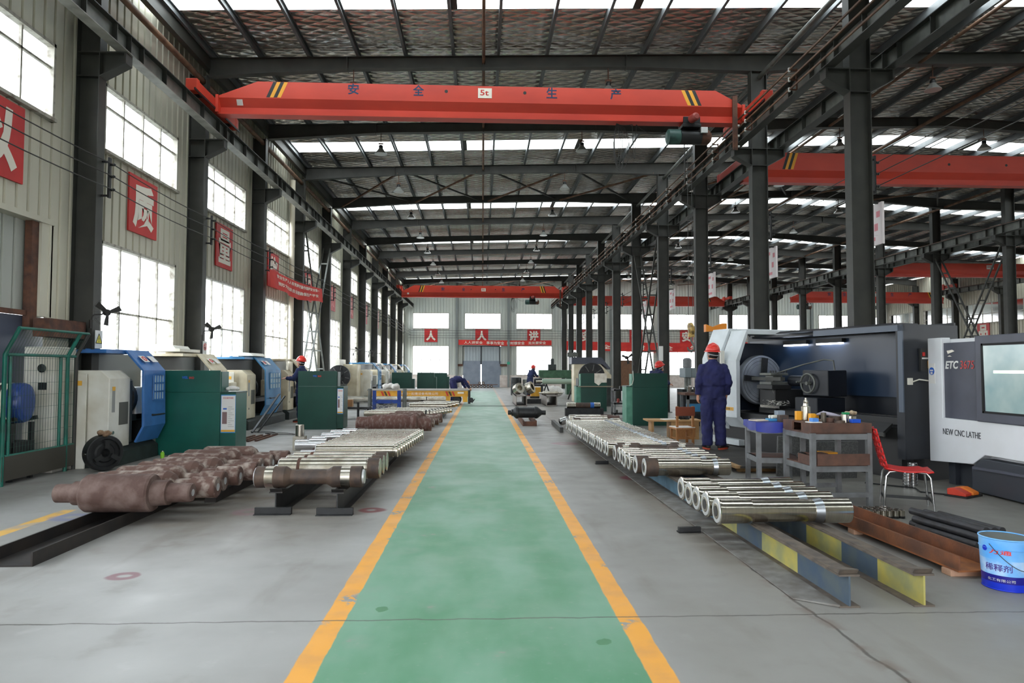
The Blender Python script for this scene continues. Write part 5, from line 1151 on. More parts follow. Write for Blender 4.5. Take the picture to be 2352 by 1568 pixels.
q = MB(); q.prism([(0, 0), (.6, 0), (.6, .28), (.35, .28)], 'y', -.35, -.05) if False else q.box(.3, .9, -.02, .4, 0, .28); q.build('foot_base', M_blk, bl)
q = MB(); q.prism([(4.75, 2.26), (5.2, 2.3), (5.2, 2.44), (5.1, 2.44), (4.9, 2.36), (4.75, 2.42)], 'y', 14.3, 14.45); tag(q.build('lifting_frame', mat('lifting_orange', (232,140,36), .5)), 'orange lifting frame standing above the white hood of the big lathe', 'frame')
# timber platform in front of the big lathe
pf = thing('timber_platform', 'low timber platform in front of the white hood, the worker standing on it', 'platform', (0, 0, 0))
def quadprism(pts, z0, z1): q = MB(); q.prism(pts, 'z', z0, z1); return q
quadprism([(3.7, 12.15), (3.62, 9.5), (5.15, 9.4), (4.42, 12.15)], .07, .1).build('deck', mat('dark_deck', (62,58,54), .75, c2=(48,44,42), ns=5), pf)
M_wood = mat('raw_timber', (178,142,98), .8, c2=(150,116,78), ns=6, st=(1, 6, 1))
for a_, b_ in (((3.69, 12.15), (3.61, 10.7)), ((3.61, 10.65), (3.6, 9.5))): q = MB(); q.bar((*a_, .085), (*b_, .085), .09, .035); q.build('edge_board', M_wood, pf)
for y in (9.7, 10.6, 11.5): q = MB(); q.box(3.66, 4.6, y-.05, y+.05, 0, .07); q.build('runner', M_wood, pf)
# ---------------------------------------------------------------- white and slate CNC lathe at the right edge
cn = thing('cnc_lathe', 'white and slate CNC lathe at the right edge of the photo', 'lathe', (5.87, 8.76, 0), rz=0)
M_cw = mat('cnc_white', (226,228,232), .4, c2=(218,220,222), ns=2); M_cs = mat('cnc_slate', (78,80,92), .45, c2=(70,72,82), ns=3); M_cb = mat('cnc_base', (48,52,60), .5)
q = MB(); q.prism([(-.0, .27), (-.95, .33), (-.95, .5), (-1.05, .52), (-1.05, .5), (-3.5, .5), (-3.5, .84), (-.28, .84), (-.28, 1.86), (0, 1.86)] if False else [(0, .27), (-.78, .33), (-.98, .46), (-3.5, .46), (-3.5, .85), (-.27, .85), (-.27, 1.83), (-.27, 1.87), (0, 1.87)], 'x', 0, .12); q.build('front_cover', M_cw, cn, bevel=.008)
q = MB(); q.box(.12, 1.3, -3.5, -.02, .3, 1.85); q.build('body', M_cw, cn)
q = MB(); q.box(.03, .12, -3.5, -.27, .85, 1.8); q.build('door_panel', M_cs, cn)
q = MB(); q.box(-.03, .06, -3.5, -.9, .85, 1.86); dp = q.build('sliding_door', M_cs, cn, bevel=.012)
M_pane = mat('cnc_window', (138,170,172), .15, c2=(176,196,192), ns=2.5, coat=.6)
q = MB(); q.prism([(-1.06, .98), (-3.2, .98), (-3.2, 1.72), (-1.04, 1.74)], 'x', -.035, -.03); wi = q.build('window', M_pane, dp)
q = MB(); q.box(-.037, -.035, -1.9, -1.2, 1.42, 1.45); q.build('lit_tube', emit('lit_tube', (236,250,210), 1.3), wi)
q = MB()
for y0, y1, z0, z1 in ((-3.22, -1.02, 1.74, 1.765), (-3.22, -1.02, .955, .98), (-1.04, -1.01, .955, 1.765)): q.box(-.04, -.03, y0, y1, z0, z1)
q.build('window_gasket', M_rubber, wi)
text('lettering', 'ETC', .24, .1, M_white, cn, (.027, -.42, 1.52), WEST, bold=.03, shear=.2); text('lettering', '3675', .24, .1, mat('cnc_red', (196,56,52), .4), cn, (.027, -.69, 1.52), WEST, shear=.1)
text('lettering', 'NEW CNC LATHE', .66, .075, mat('cnc_letter', (60,62,68), .5), cn, (-.003, -.6, .68), WEST)
q = MB(); q.prism([(-.33, 1.7), (-.43, 1.71), (-.47, 1.69), (-.41, 1.675), (-.35, 1.66)], 'x', .026, .03); q.prism([(-.34, 1.625), (-.38, 1.64), (-.42, 1.625)], 'x', .026, .03); q.build('scraped_badge', M_cream, cn)
q = MB(); q.box(-.004, 0, -.14, -.02, 1.28, 1.54); sg = q.build('safety_sign', M_labw, cn); q = MB(); q.lathe([(.05, 0), (.05, .003)], (-.004, -.08, 1.44), (-1, 0, 0), n=24); q.build('blue_roundel', MATS['logo_blue'], sg); q = MB(); q.box(-.009, -.007, -.11, -.05, 1.44, 1.46); q.box(-.009, -.007, -.1, -.06, 1.4, 1.43); q.build('pictogram', M_labw, sg)
q = MB(); q.box(.2, 1.2, -3.5, -.15, 0, .5); q.box(.14, .24, -.28, -.16, 0, .35); q.build('base', M_cb, cn)
q = MB(); q.prism([(-.98, .42), (-.8, .3), (-.8, .02), (-3.5, .02), (-3.5, .42)], 'x', -.03, .5); ct = q.build('chip_tray', M_cb, cn, bevel=.01); q = MB(); q.bar((-.04, -.85, .3), (-.04, -3.4, .36), .04, .03); q.build('tray_rail', M_cs, ct)
# ---------------------------------------------------------------- yellow transfer cart, track end
ca = thing('transfer_cart', 'yellow flat transfer cart standing across the track on the left', 'cart', (-2.6, 27.9, 0))
M_cy = mat('cart_yellow', (226,168,50), .5, c2=(206,150,46), ns=4)
q = MB(); q.box(-2.05, 2.05, 0, 1.6, .57, .62); q.build('deck', mat('cart_deck', (156,150,142), .7), ca)
q = MB(); q.box(-2.02, 2.02, -.02, .03, .34, .57); q.box(-2.02, 2.02, -.05, .06, .34, .36); q.box(-2.02, 2.02, -.05, .06, .55, .57); q.build('side_beam', M_cy, ca)
for x in (-1.95, 1.1): q = MB(); q.prism([(x, .12), (x+.2, .12), (x+.2, .34), (x+.7, .34), (x+.72, .12), (x+.9, .12), (x+.9, .4), (x, .4)], 'y', -.03, .03); q.build('axle_box', M_cy, ca)
for x in (-1.5, 1.55):
    for y in (.1, 1.4): q = MB(); q.lathe([(.17, 0), (.17, .03), (.14, .03), (.14, .1), (.04, .1)], (x, y, .17), (0, -1, 0), n=24); q.build('wheel', M_dark, ca)
for x in (-1.5, 1.1):
    for k, m in ((0, 'plate_red'), (1, 'black_paint'), (2, 'plate_red')): q = MB(); q.prism([(x+.13*k+.08, .37), (x+.13*k+.14, .37), (x+.13*k+.06, .55), (x+.13*k, .55)], 'y', -.0545, -.05+.0); q.build('hazard_stripe', MATS[m], ca)
text('lettering', '安全第一起重设备有限公司', 1.6, .1, M_cream, ca, (.0, -.052, .46)); q = MB(); q.box(1.6, 1.85, -.054, -.05, .46, .53); q.build('name_plate', M_cream, ca)
q = MB(); q.box(2.02, 2.12, .0, .1, .05, .6); q.cyl((2.15, -.05, .2), (2.15, .05, .2), .1, n=16); q.tube([(2.05, 0, .3), (2.2, -.1, .1), (2.3, -.1, .25)], .02, n=6); q.build('towing_gear', M_dark, ca)
rag('crumpled_sheet', 'crumpled white plastic sheet on the deck of the yellow cart', (-3.75, 28.25, .66), .45, M_ragw, 8, 'sheet')
bf = thing('blue_stand', 'blue steel stand with two grey posts in front of the yellow cart', 'stand', (-3.25, 23.5, 0))
M_bs = mat('stand_blue', (24,66,150), .5, c2=(20,54,124), ns=5)
for x in (-.42, .42): q = MB(); q.box(x-.06, x+.06, -.05, .05, 0, .72); q.build('post', M_bs, bf)
q = MB(); q.box(-.36, .36, -.03, .03, .28, .4); q.build('crossbar', M_bs, bf)
for x in (-.58, .6): q = MB(); q.cyl((x, .05, 0), (x, .05, .78), .07, n=14); q.build('steel_post', M_steel_l, bf)
q = MB(); q.box(-.5, .5, -.25, .25, 0, .03); q.build('base', M_bs, bf)
# odds and ends by the second cabinet
q = MB(); q.box(-.15, .15, -.1, .1, 0, .2); o = tag(q.build('cardboard_box', mat('cardboard', (176,132,92), .85), loc=(-3.95, 20.3, .351)), 'brown cardboard box on a rack behind the second green cabinet', 'box')
rk = thing('bar_rack', 'low dark bar rack behind the second green cabinet', 'rack', (-3.8, 19.8, 0))
for x in (-.2, .25): q = MB(); q.box(x-.03, x+.03, -.03, .03, 0, .5); q.build('upright', M_dark, rk)
q = MB(); q.box(-.45, .5, .1, .7, .3, .35); q.box(-.4, -.34, .2, .26, 0, .3); q.box(.4, .46, .6, .66, 0, .3); q.build('shelf', M_dark, rk)
random.seed(11); q = MB()
for k in range(140): a_ = random.uniform(0, 6.28); c_ = Vector((random.gauss(0, .25), random.gauss(0, .3), abs(random.gauss(0, .12)))); q.tube([c_+Vector((.06*cos(a_+t_), .06*sin(a_+t_), .02*t_)) for t_ in (0, .9, 1.8, 2.7, 3.6)], .006, n=4)
tag(q.build('steel_swarf', mat('dull_swarf', (70,74,86), .4, .8), loc=(-3.0, 21.5, .05)), 'tangled heap of dull steel swarf behind the second green cabinet', 'swarf', kind='stuff')
for k, (x, y, r_) in enumerate(((-4.9, 15.6, .25), (-4.4, 15.2, .3))):
    q = MB(); q.tube([(x+r_*cos(t_*.4)*(1+.1*sin(t_)), y+.5*r_*sin(t_*.4), .012+.03*abs(sin(t_*.2))) for t_ in range(18)], .008, n=5); tag(q.build('loose_cable', M_wire), '%s loose cable lying on the floor before the second green cabinet' % ('left-hand','right-hand')[k], 'cable', 'loose cables')
q = MB(); q.bar((-5.15, 15.6, .02), (-4.85, 16.6, .85), .05, .02); q.bar((-5.05, 15.7, .02), (-4.72, 16.6, .8), .03, .03); tag(q.build('pry_bars', M_dark), 'pair of dark bars leaning against the left side of the second green cabinet', 'bar')
for k in range(4): q = MB(); q.bar((-4.9+.13*k, 13.6+.1*k, .015), (-4.9+.13*k, 15.0+.1*k, .015), .05, .03); tag(q.build('steel_strip', M_rust), '%s rusty strip on the floor between the first two green cabinets' % ordinal(k), 'strip', 'rusty floor strips')
# end-wall bits: pyramid of rolls, exit sign
k = 0
for row, n_ in ((0, 7), (1, 2)):
    for i in range(n_):
        q = MB(); q.lathe([(.06, 0), (.11, .02), (.11, 1.2), (.06, 1.22)], (0, 0, 0), (0, 1, 0), n=20); q.k = 1; q.lathe([(.04, 0), (.04, -.01)], (0, 0, 0), (0, 1, 0), n=12)
        tag(q.build('steel_shaft', [M_mill, M_face], loc=(-.9+.27*i+(.7 if row else 0), 53.2, .12+.26*row)), '%s shaft from the left in the %s of the pile before the end door' % (ordinal(i), 'top row' if row else 'bottom row'), 'shaft', 'shafts piled before the end door')
q = MB(); q.box(-1.1, 1.2, 53.3, 54.2, .235, .27); tag(q.build('plank', M_rust), 'plank between the two rows of shafts before the end door', 'plank')
q = MB(); q.box(-.12, .12, -.02, 0, -.1, .1); q.cyl((0, -.01, .1), (0, -.01, .16), .02); tag(q.build('exit_sign', mat('exit_green', (40,150,120), .5), loc=(2.12, YF-.245, 1.95)), 'small green exit sign right of the end door', 'sign')
# ---------------------------------------------------------------- people
M_skin = mat('skin', (206,150,122), .55, c2=(190,132,106), ns=20)
M_navy = mat('navy_coverall', (34,37,88), .85, c2=(27,29,70), ns=6, bump=.15, bs=18)
M_navyd = mat('navy_jacket', (34,44,84), .85, c2=(26,34,66), ns=6, bump=.15, bs=18)
M_hel = mat('helmet_red', (226,50,40), .3, coat=.3); M_hair = mat('black_hair', (24,20,18), .7); M_shoe = mat('shoe_dark', (44,40,40), .7); M_sole = mat('orange_sole', (204,82,54), .7)
M_strap = mat('strap_grey', (176,176,180), .6)
def lerp(a, b, t): return Vector(a)*(1-t)+Vector(b)*t
def remesh(o, vs, smooth=4, wr=0, ws=.12):
    r_ = o.modifiers.new('remesh', 'REMESH'); r_.mode = 'VOXEL'; r_.voxel_size = vs; r_.use_smooth_shade = True
    s_ = o.modifiers.new('smooth', 'SMOOTH'); s_.iterations = smooth; s_.factor = .5
    if wr:
        tx = bpy.data.textures.new('cloth_folds', 'CLOUDS'); tx.noise_scale = ws; tx.noise_depth = 1
        d_ = o.modifiers.new('folds', 'DISPLACE'); d_.texture = tx; d_.strength = wr; d_.mid_level = .5
    return o
def loft(q, rings, n=20):
    """rings: (centre, x-axis vector, y-axis vector) closed tube"""
    vs = []
    for c, a, b in rings:
        c = Vector(c); a = Vector(a); b = Vector(b)
        vs += [tuple(c+a*cos(2*pi*i/n)+b*sin(2*pi*i/n)) for i in range(n)]
    m = len(rings); fs = [(j*n+i, j*n+(i+1) % n, (j+1)*n+(i+1) % n, (j+1)*n+i) for j in range(m-1) for i in range(n)]
    q.add(vs, fs+[tuple(range(n))[::-1], tuple(range((m-1)*n, m*n))], True)
def limb(q, pts, rs, k=5):
    P = []; R_ = []
    for (a, b), (r0, r1) in zip(zip(pts, pts[1:]), zip(rs, rs[1:])):
        for i in range(k): t_ = i/k; P.append(lerp(a, b, t_)); R_.append(r0+(r1-r0)*t_)
    P.append(Vector(pts[-1])); R_.append(rs[-1]); q.tube(P, R_, n=14)
def hand(q, wrist, d, palm_n, side, curl=.5, s=1.):
    """palm, four unequal bent fingers and a thumb; d = direction the hand points, palm_n = way the palm faces"""
    d = Vector(d).normalized(); n = Vector(palm_n); n = (n-d*n.dot(d)).normalized(); u = d.cross(n)*side
    w_ = Vector(wrist); c = w_+d*.05*s
    loft(q, [(w_, u*.024*s, n*.02*s), (w_+d*.03*s, u*.036*s, n*.017*s), (w_+d*.07*s, u*.042*s, n*.015*s), (w_+d*.098*s, u*.04*s, n*.013*s)], 14)
    for i, (o_, L_) in enumerate(((.03, .072), (.0105, .082), (-.0095, .077), (-.028, .06))):
        p = w_+d*.092*s+u*o_*s; a1 = curl*.6; dirs = []
        for a_ in (a1, a1+curl*.9, a1+curl*1.5): dirs.append(d*cos(a_)+n*sin(a_))
        pts = [p]
        for dv, f in zip(dirs, (.45, .32, .25)): pts.append(pts[-1]+dv*L_*f*s)
        q.tube(pts, [.0095*s, .009*s, .008*s, .0065*s], n=8)
    p = w_+d*.03*s+u*.03*s; q.tube([p, p+(u*.7+d*.6+n*.3).normalized()*.035*s, p+(u*.7+d*.6+n*.3).normalized()*.035*s+(d*.9+n*.5).normalized()*.03*s, p+(u*.6+d*1.5+n*.8)*.04*s], [.012*s, .0105*s, .0095*s, .007*s], n=8)
def person(label, loc, rz, J, face=0., nod=0., vs=.011, navy=None, cap=True, curl=(.5, .5)):
    """J: joint name -> position, the figure looks along +y; root on the ground between the feet"""
    t = thing('person', label, 'person', loc, rz=rz); navy = navy or M_navy
    pel, wa, ch, nk, hd = (Vector(J[k]) for k in ('pelvis', 'waist', 'chest', 'neck', 'head'))
    up = (ch-pel).normalized(); rt = (Vector(J['shR'])-Vector(J['shL'])).normalized(); fw = up.cross(rt).normalized()
    hR = Matrix.Rotation(face, 3, 'Z') @ Matrix.Rotation(-nod, 3, 'X'); hx = hR @ Vector((1, 0, 0)); hy_ = hR @ Vector((0, 1, 0)); hz = hR @ Vector((0, 0, 1))
    B = MB()
    def H(x, y, z): return hd+hx*x+hy_*y+hz*z
    loft(B, [(H(0, .02, -.125), hx*.03, hy_*.035), (H(0, .018, -.105), hx*.05, hy_*.062), (H(0, .005, -.06), hx*.066, hy_*.085), (H(0, 0, 0), hx*.075, hy_*.096), (H(0, -.004, .05), hx*.074, hy_*.095), (H(0, -.006, .09), hx*.055, hy_*.075), (H(0, -.008, .112), hx*.025, hy_*.035)])
    B.ball(H(0, .102, -.025), .014, .02, .02); B.tube([H(0, .09, .02), H(0, .108, -.025)], [.009, .014], n=8); B.tube([H(-.022, .088, -.068), H(0, .096, -.066), H(.022, .088, -.068)], .007, n=6)
    for s in (-1, 1): B.ball(H(.077*s, -.005, -.012), .012, .02, .032, n=8, m=6); B.tube([H(.045*s, .082, .022), H(.015*s, .093, .018)], .008, n=6)
    limb(B, [nk-hz*.06, nk+(hd-nk)*.6], [.062, .055])
    for s, S_ in ((-1, 'L'), (1, 'R')):
        limb(B, [J['sh'+S_], J['el'+S_], J['wr'+S_]], [.05, .04, .027]); limb(B, [J['hip'+S_], J['kn'+S_], J['an'+S_]], [.075, .055, .038])
        hand(B, J['wr'+S_], J['hd'+S_], J['pn'+S_], s, curl[0 if s < 0 else 1])
        a_ = Vector(J['an'+S_]); fd = Vector(J['ft'+S_]).normalized(); limb(B, [a_, a_+fd*.14-Vector((0, 0, .045))], [.035, .03])
    loft(B, [(pel-up*.06, rt*.13, fw*.09), (pel+up*.05, rt*.15, fw*.1), (wa, rt*.13, fw*.09), (ch, rt*.15, fw*.1), (lerp(ch, nk, .75), rt*.12, fw*.07), (nk, rt*.06, fw*.05)])
    remesh(B.build('body', M_skin, t), vs*.75, 2)
    q = MB()
    loft(q, [(pel-up*.08, rt*.185, fw*.13), (pel, rt*.2, fw*.15), (pel+up*.1, rt*.195, fw*.145), (wa-up*.01, rt*.188, fw*.135), (wa+up*.02, rt*.212, fw*.155), (lerp(wa, ch, .6), rt*.215, fw*.152), (ch, rt*.212, fw*.145), (lerp(ch, nk, .4), rt*.2, fw*.128), (lerp(ch, nk, .65), rt*.165, fw*.105), (lerp(ch, nk, .85), rt*.115, fw*.085), (nk, rt*.08, fw*.075), (nk+up*.035, rt*.07, fw*.068)], 28)
    for S_ in 'LR':
        w_, e_, s_ = Vector(J['wr'+S_]), Vector(J['el'+S_]), Vector(J['sh'+S_])
        limb(q, [s_, lerp(s_, e_, .15), lerp(s_, e_, .5), e_, lerp(e_, w_, .5), lerp(e_, w_, .93)], [.06, .074, .072, .066, .06, .05])
        q.ball(s_, .076, .078, .07); q.ball(Vector(J['hip'+S_])+Vector((0, 0, .02)), .118, .125, .12); q.ball(e_, .07)
        limb(q, [J['hip'+S_], lerp(J['hip'+S_], J['kn'+S_], .5), J['kn'+S_], lerp(J['kn'+S_], J['an'+S_], .5), Vector(J['an'+S_])+Vector((0, 0, -.03))], [.132, .118, .1, .094, .09])
    remesh(q.build('coverall', navy, t), vs, 7, .03, .09)
    for S_ in 'LR':
        a_ = Vector(J['an'+S_]); fd = Vector(J['ft'+S_]).normalized(); sd = fd.cross(Vector((0, 0, 1))); g = Vector((a_.x, a_.y, a_.z-.09))
        q = MB(); loft(q, [(g-fd*.08+Vector((0, 0, .05)), sd*.03, Vector((0, 0, .03))), (g-fd*.05+Vector((0, 0, .06)), sd*.042, Vector((0, 0, .045))), (g+fd*.05+Vector((0, 0, .055)), sd*.046, Vector((0, 0, .04))), (g+fd*.13+Vector((0, 0, .045)), sd*.05, Vector((0, 0, .03))), (g+fd*.2+Vector((0, 0, .036)), sd*.036, Vector((0, 0, .02)))], 14); sh = q.build('shoe', M_shoe, t)
        q = MB(); pts = []
        for i in range(16): a2 = 2*pi*i/16; pts.append(g+fd*(.06+.145*cos(a2))+sd*(.05*sin(a2)*(1.0 if cos(a2) < .5 else .85)))
        q.add([tuple(p) for p in pts]+[tuple(p+Vector((0, 0, .028))) for p in pts], [tuple(range(16)), tuple(range(16, 32))]+[(i, (i+1) % 16, 16+(i+1) % 16, 16+i) for i in range(16)]); q.build('sole', M_sole, sh)
    q = MB(); loft(q, [(H(0, -.012, -.075), hx*.06, hy_*.075), (H(0, -.014, -.04), hx*.08, hy_*.095), (H(0, -.012, .02), hx*.083, hy_*.1), (H(0, -.012, .06), hx*.08, hy_*.1)]); 
    for v_i in range(0): pass
    o = q.build('hair', M_hair, t); 
    for v in o.data.vertices:
        l = Vector(v.co)-hd
        if l.dot(hy_) > .03: v.co = Vector(v.co)-hy_*(l.dot(hy_)-.03)
    if cap:
        q = MB(); n = 24; vs_ = []
        prof_ = [(1.06, .0), (1.04, .03), (.97, .06), (.8, .1), (.5, .128), (.2, .137), (.02, .138)]
        for r_, z in prof_: vs_ += [H(.105*r_*cos(2*pi*i/n), .128*r_*sin(2*pi*i/n)-.005, .045+z) for i in range(n)]
        q.add([tuple(v) for v in vs_], [(j*n+i, j*n+(i+1) % n, (j+1)*n+(i+1) % n, (j+1)*n+i) for j in range(len(prof_)-1) for i in range(n)]+[tuple(range(n))[::-1]], True)
        hl = q.build('hard_hat', M_hel, t)
        q = MB(); vs_ = []
        for r0, z in ((1.05, .0), (1.22, -.012), (1.22, -.006), (1.05, .012)):
            for i in range(n): a_ = 2*pi*i/n; k = r0 if sin(a_) > -.2 else 1.05+(r0-1.05)*.3; vs_.append(H(.105*k*cos(a_), .128*k*sin(a_)*(1.08 if sin(a_) > 0 else 1)-.005, .045+z))
        q.add([tuple(v) for v in vs_], [(j*n+i, j*n+(i+1) % n, ((j+1) % 4)*n+(i+1) % n, ((j+1) % 4)*n+i) for j in range(4) for i in range(n)], True); q.build('brim', M_hel, hl)
        q = MB(); q.tube([H(0, .128*cos(a_)*.98-.005, .047+.14*sin(a_)) for a_ in [pi*(.12+.76*i/12) for i in range(13)]], .008, n=6); q.build('crest', M_hel, hl)
        q = MB(); q.tube([H(.09*cos(2*pi*i/20), .11*sin(2*pi*i/20)-.012, -.005+.02*sin(2*pi*i/20)) for i in range(20)], .009, n=6, closed=True); q.build('headband', M_strap, hl)
        for s in (-1, 1): q = MB(); q.tube([H(.088*s, .03, .04), H(.086*s, .035, -.05), H(.04*s, .06, -.12)], .005, n=5); q.build('chin_strap', M_strap, hl)
    return t
STAND = dict(pelvis=(0, 0, .95), waist=(0, -.01, 1.08), chest=(0, -.02, 1.3), neck=(0, .0, 1.5), head=(0, .03, 1.625), shL=(-.178, -.01, 1.395), shR=(.178, -.01, 1.395),
    elL=(-.245, -.03, 1.14), elR=(.245, -.04, 1.14), wrL=(-.25, .04, .92), wrR=(.235, .06, .92), hdL=(.0, .2, -1), hdR=(-.05, .35, -1), pnL=(1, .3, 0), pnR=(-1, .3, 0),
    hipL=(-.09, 0, .88), hipR=(.09, 0, .88), knL=(-.11, .01, .49), knR=(.105, .015, .49), anL=(-.11, -.02, .09), anR=(.12, -.02, .09), ftL=(-.15, 1, 0), ftR=(.75, .8, 0))
person('man in navy coverall and red hard hat standing before the big lathe, back turned', (3.95, 11.55, .1), -.12, STAND, face=.5, nod=-.05)
P2 = dict(STAND); P2.update(shL=(-.19, .02, 1.42), elR=(.25, .12, 1.2), wrR=(.2, .36, 1.24), hdR=(-.1, 1, -.1), pnR=(-.5, 0, -1), elL=(-.24, .14, 1.18), wrL=(-.16, .38, 1.2), hdL=(.1, 1, -.15), pnL=(.4, 0, -1))
person('worker in red hard hat reaching left to a cream lathe behind the second green cabinet', (-4.95, 19.0, 0), 1.5, P2, face=0., nod=-.12, navy=M_navyd)
P3 = dict(P2); P3.update(chest=(0, .1, 1.26), neck=(0, .18, 1.43), head=(0, .25, 1.52), shL=(-.19, .12, 1.37), shR=(.19, .12, 1.37), elL=(-.22, .26, 1.14), elR=(.22, .26, 1.14), wrL=(-.14, .46, 1.05), wrR=(.14, .46, 1.05))
person('worker in navy and red hard hat looking down behind the green cabinet on the right', (4.72, 18.75, 0), -1.15, P3, face=0., nod=-.35, navy=M_navyd)
P4 = dict(STAND); P4.update(pelvis=(0, -.05, .93), waist=(0, .05, 1.0), chest=(0, .3, 1.02), neck=(0, .5, .95), head=(0, .6, .86), shL=(-.19, .42, 1.0), shR=(.19, .42, 1.0), elL=(-.22, .5, .78), elR=(.22, .55, .78), wrL=(-.12, .6, .62), wrR=(.14, .68, .62), hdL=(.1, .6, -1), hdR=(-.1, .6, -1), hipL=(-.1, -.03, .88), hipR=(.1, -.03, .88), knL=(-.13, .02, .48), knR=(.14, .06, .48))
person('worker in blue coverall bending over at the right end of the yellow cart', (-1.25, 29.9, 0), -1.25, P4, face=0., nod=-1.0, cap=False, vs=.014)
person('far worker in navy and red hard hat bending over beside the green milling machine', (2.62, 37.5, 0), -1.0, P3, face=0., nod=-.4, vs=.016, navy=M_navyd)

# ---------------------------------------------------------------- benches in front of the big lathe
M_gs = mat('bench_grey_steel', (120,122,124), .5, c2=(96,96,96), ns=6); M_tray = mat('bench_rust_tray', (104,72,58), .7, c2=(78,56,48), ns=7)
wb_ = thing('work_bench', 'grey steel workbench with rusty trays in front of the big lathe', 'bench', (3.49, 7.13, 0), rz=.03)
for x in (0, .62):
    for y in (0, .6): q = MB(); q.box(x, x+.05, y, y+.05, 0, .78); q.build('leg', M_gs, wb_)
for z in (.37, .71):
    q = MB()
    for y in (0, .6): q.box(.05, .62, y+.005, y+.045, z, z+.06)
    for x in (0, .62): q.box(x+.005, x+.045, .05, .6, z, z+.06)
    q.build('rail', M_gs, wb_)
q = MB(); q.box(.05, .62, .62, .64, .1, .15); q.box(.05, .62, .0, .03, .1, .15); q.build('lower_rail', M_gs, wb_)
q = MB(); q.box(.0, .67, .02, .63, .77, .785); q.box(.0, .67, .0, .02, .785, .885); q.box(.65, .67, .02, .63, .785, .885); q.box(.0, .67, .62, .64, .785, .885); q.box(0, .02, .02, .22, .785, .885); q.box(0, .02, .42, .62, .785, .885); q.box(.02, .65, .02, .62, .87, .885); q.build('top_tray', M_tray, wb_)
q = MB(); q.box(.02, .65, .02, .63, .43, .44); q.box(.06, .64, -.004, .012, .44, .56); q.box(.0, .01, .05, .3, .44, .54); q.build('lower_tray', M_tray, wb_)
tb = thing('small_bench', 'small grey bench covered with a blue cloth, left of the workbench', 'bench', (3.2, 7.86, 0), rz=-.12)
for x in (0, .5):
    for y in (0, .48): q = MB(); q.box(x, x+.05, y, y+.05, 0, .77); q.build('leg', M_gs, tb)
for z in (.37, .71):
    q = MB()
    for y in (0, .48): q.box(.05, .5, y+.005, y+.045, z, z+.06)
    for x in (0, .5): q.box(x+.005, x+.045, .05, .48, z, z+.06)
    q.build('rail', M_gs, tb)
q = MB(); q.box(0, .55, 0, .53, .77, .83); q.box(0.02, .53, .02, .5, .4, .43); q.build('shelf_board', M_tray, tb)
q = MB(); q.grid(lambda u, v: (-.015+.58*u, -.012+.004*sin(14*u)-.004*v, .838-.1*v-.02*sin(5*u)*v), 16, 4, flip=True); q.grid(lambda u, v: (-.015+.004*v*sin(11*u), -.012+.55*u, .838-.085*v-.02*sin(4*u)*v), 16, 4); q.grid(lambda u, v: (.565, -.012+.55*u, .838-.14*v-.03*sin(4*u)*v), 16, 4, flip=True); q.add([(-.015,-.012,.838),(.565,-.012,.838),(.565,.538,.838),(-.015,.538,.838)], [(0,1,2,3)])
tag(q.build('blue_cloth', mat('blue_plastic_cloth', (32,44,138), .45, c2=(50,62,158), ns=6), loc=(3.2, 7.86, 0), rot=(0, 0, -.12)), 'shiny blue plastic cloth over the small grey bench', 'cloth')
TOPZ = .886
def item(name, label, cat, mb, m, loc, rz=0, bevel=.003, group='things on the workbench'): return tag(mb.build(name, m, loc=loc, rot=(0, 0, rz), bevel=bevel), label, cat, group)
q = MB(); q.lathe([(.046, 0), (.05, .004), (.05, .15), (.03, .16), (.026, .19), (.03, .2), (.022, .21), (.022, .225), (.012, .23), (.012, .25)], n=24); item('oil_can', 'tall steel bottle-shaped arbor standing on the workbench', 'arbor', q, M_pol2, (3.66, 7.6, TOPZ), bevel=0)
for i, (x, y, h) in enumerate(((3.58, 7.62, .1), (3.64, 7.42, .085), (3.72, 7.5, .07))): q = MB(); q.box(-.03, .03, -.025, .025, 0, h); item('yellow_box', 'small yellow cardboard box on the workbench, %s from the left' % ordinal(i), 'box', q, M_yel if i == 0 else MATS['hazard_yellow'], (x, y, TOPZ), .2*i)
q = MB(); q.box(-.07, .07, -.05, .05, 0, .012); q.k = 1; q.box(-.035, .035, -.04, .03, .012, .05); item('blue_carton', 'light blue and white carton lying at the front left of the workbench', 'carton', q, [M_labw, mat('carton_blue', (84,142,220), .5)], (3.56, 7.22, TOPZ), .1)
q = MB(); q.lathe([(.026, 0), (.028, .004), (.028, .1), (.026, .104)], n=18); item('steel_sleeve', 'tall rough steel sleeve beside the yellow boxes on the workbench', 'sleeve', q, mat('rough_sleeve', (104,96,84), .5, .5, c2=(70,62,56), ns=12), (3.7, 7.28, TOPZ), bevel=0)
for i, (x, y, r_, h, m) in enumerate(((3.78, 7.3, .05, .045, M_tray), (3.86, 7.35, .06, .06, M_mill), (3.93, 7.27, .042, .085, M_pol2), (4.04, 7.38, .07, .06, M_pol2), (3.83, 7.19, .055, .025, M_mill))):
    q = MB(); q.lathe([(r_*.6, 0), (r_, 0), (r_, h), (r_*.6, h), (r_*.6, h*.4), (.001, h*.4)], n=24); item('steel_ring', 'turned ring on the workbench, %s from the left' % ordinal(i), 'ring', q, m, (x, y, TOPZ), bevel=0)
q = MB(); q.box(-.05, .05, -.025, .025, 0, .04); item('blue_box', 'bright blue box at the front right of the workbench', 'box', q, mat('bright_blue', (24,80,196), .45), (4.0, 7.19, TOPZ), .05)
q = MB(); q.box(-.035, .035, -.02, .02, 0, .022); item('green_box', 'small green box resting on the rings on the workbench', 'box', q, mat('leaf_green', (22,142,84), .45), (3.94, 7.27, TOPZ+.086))
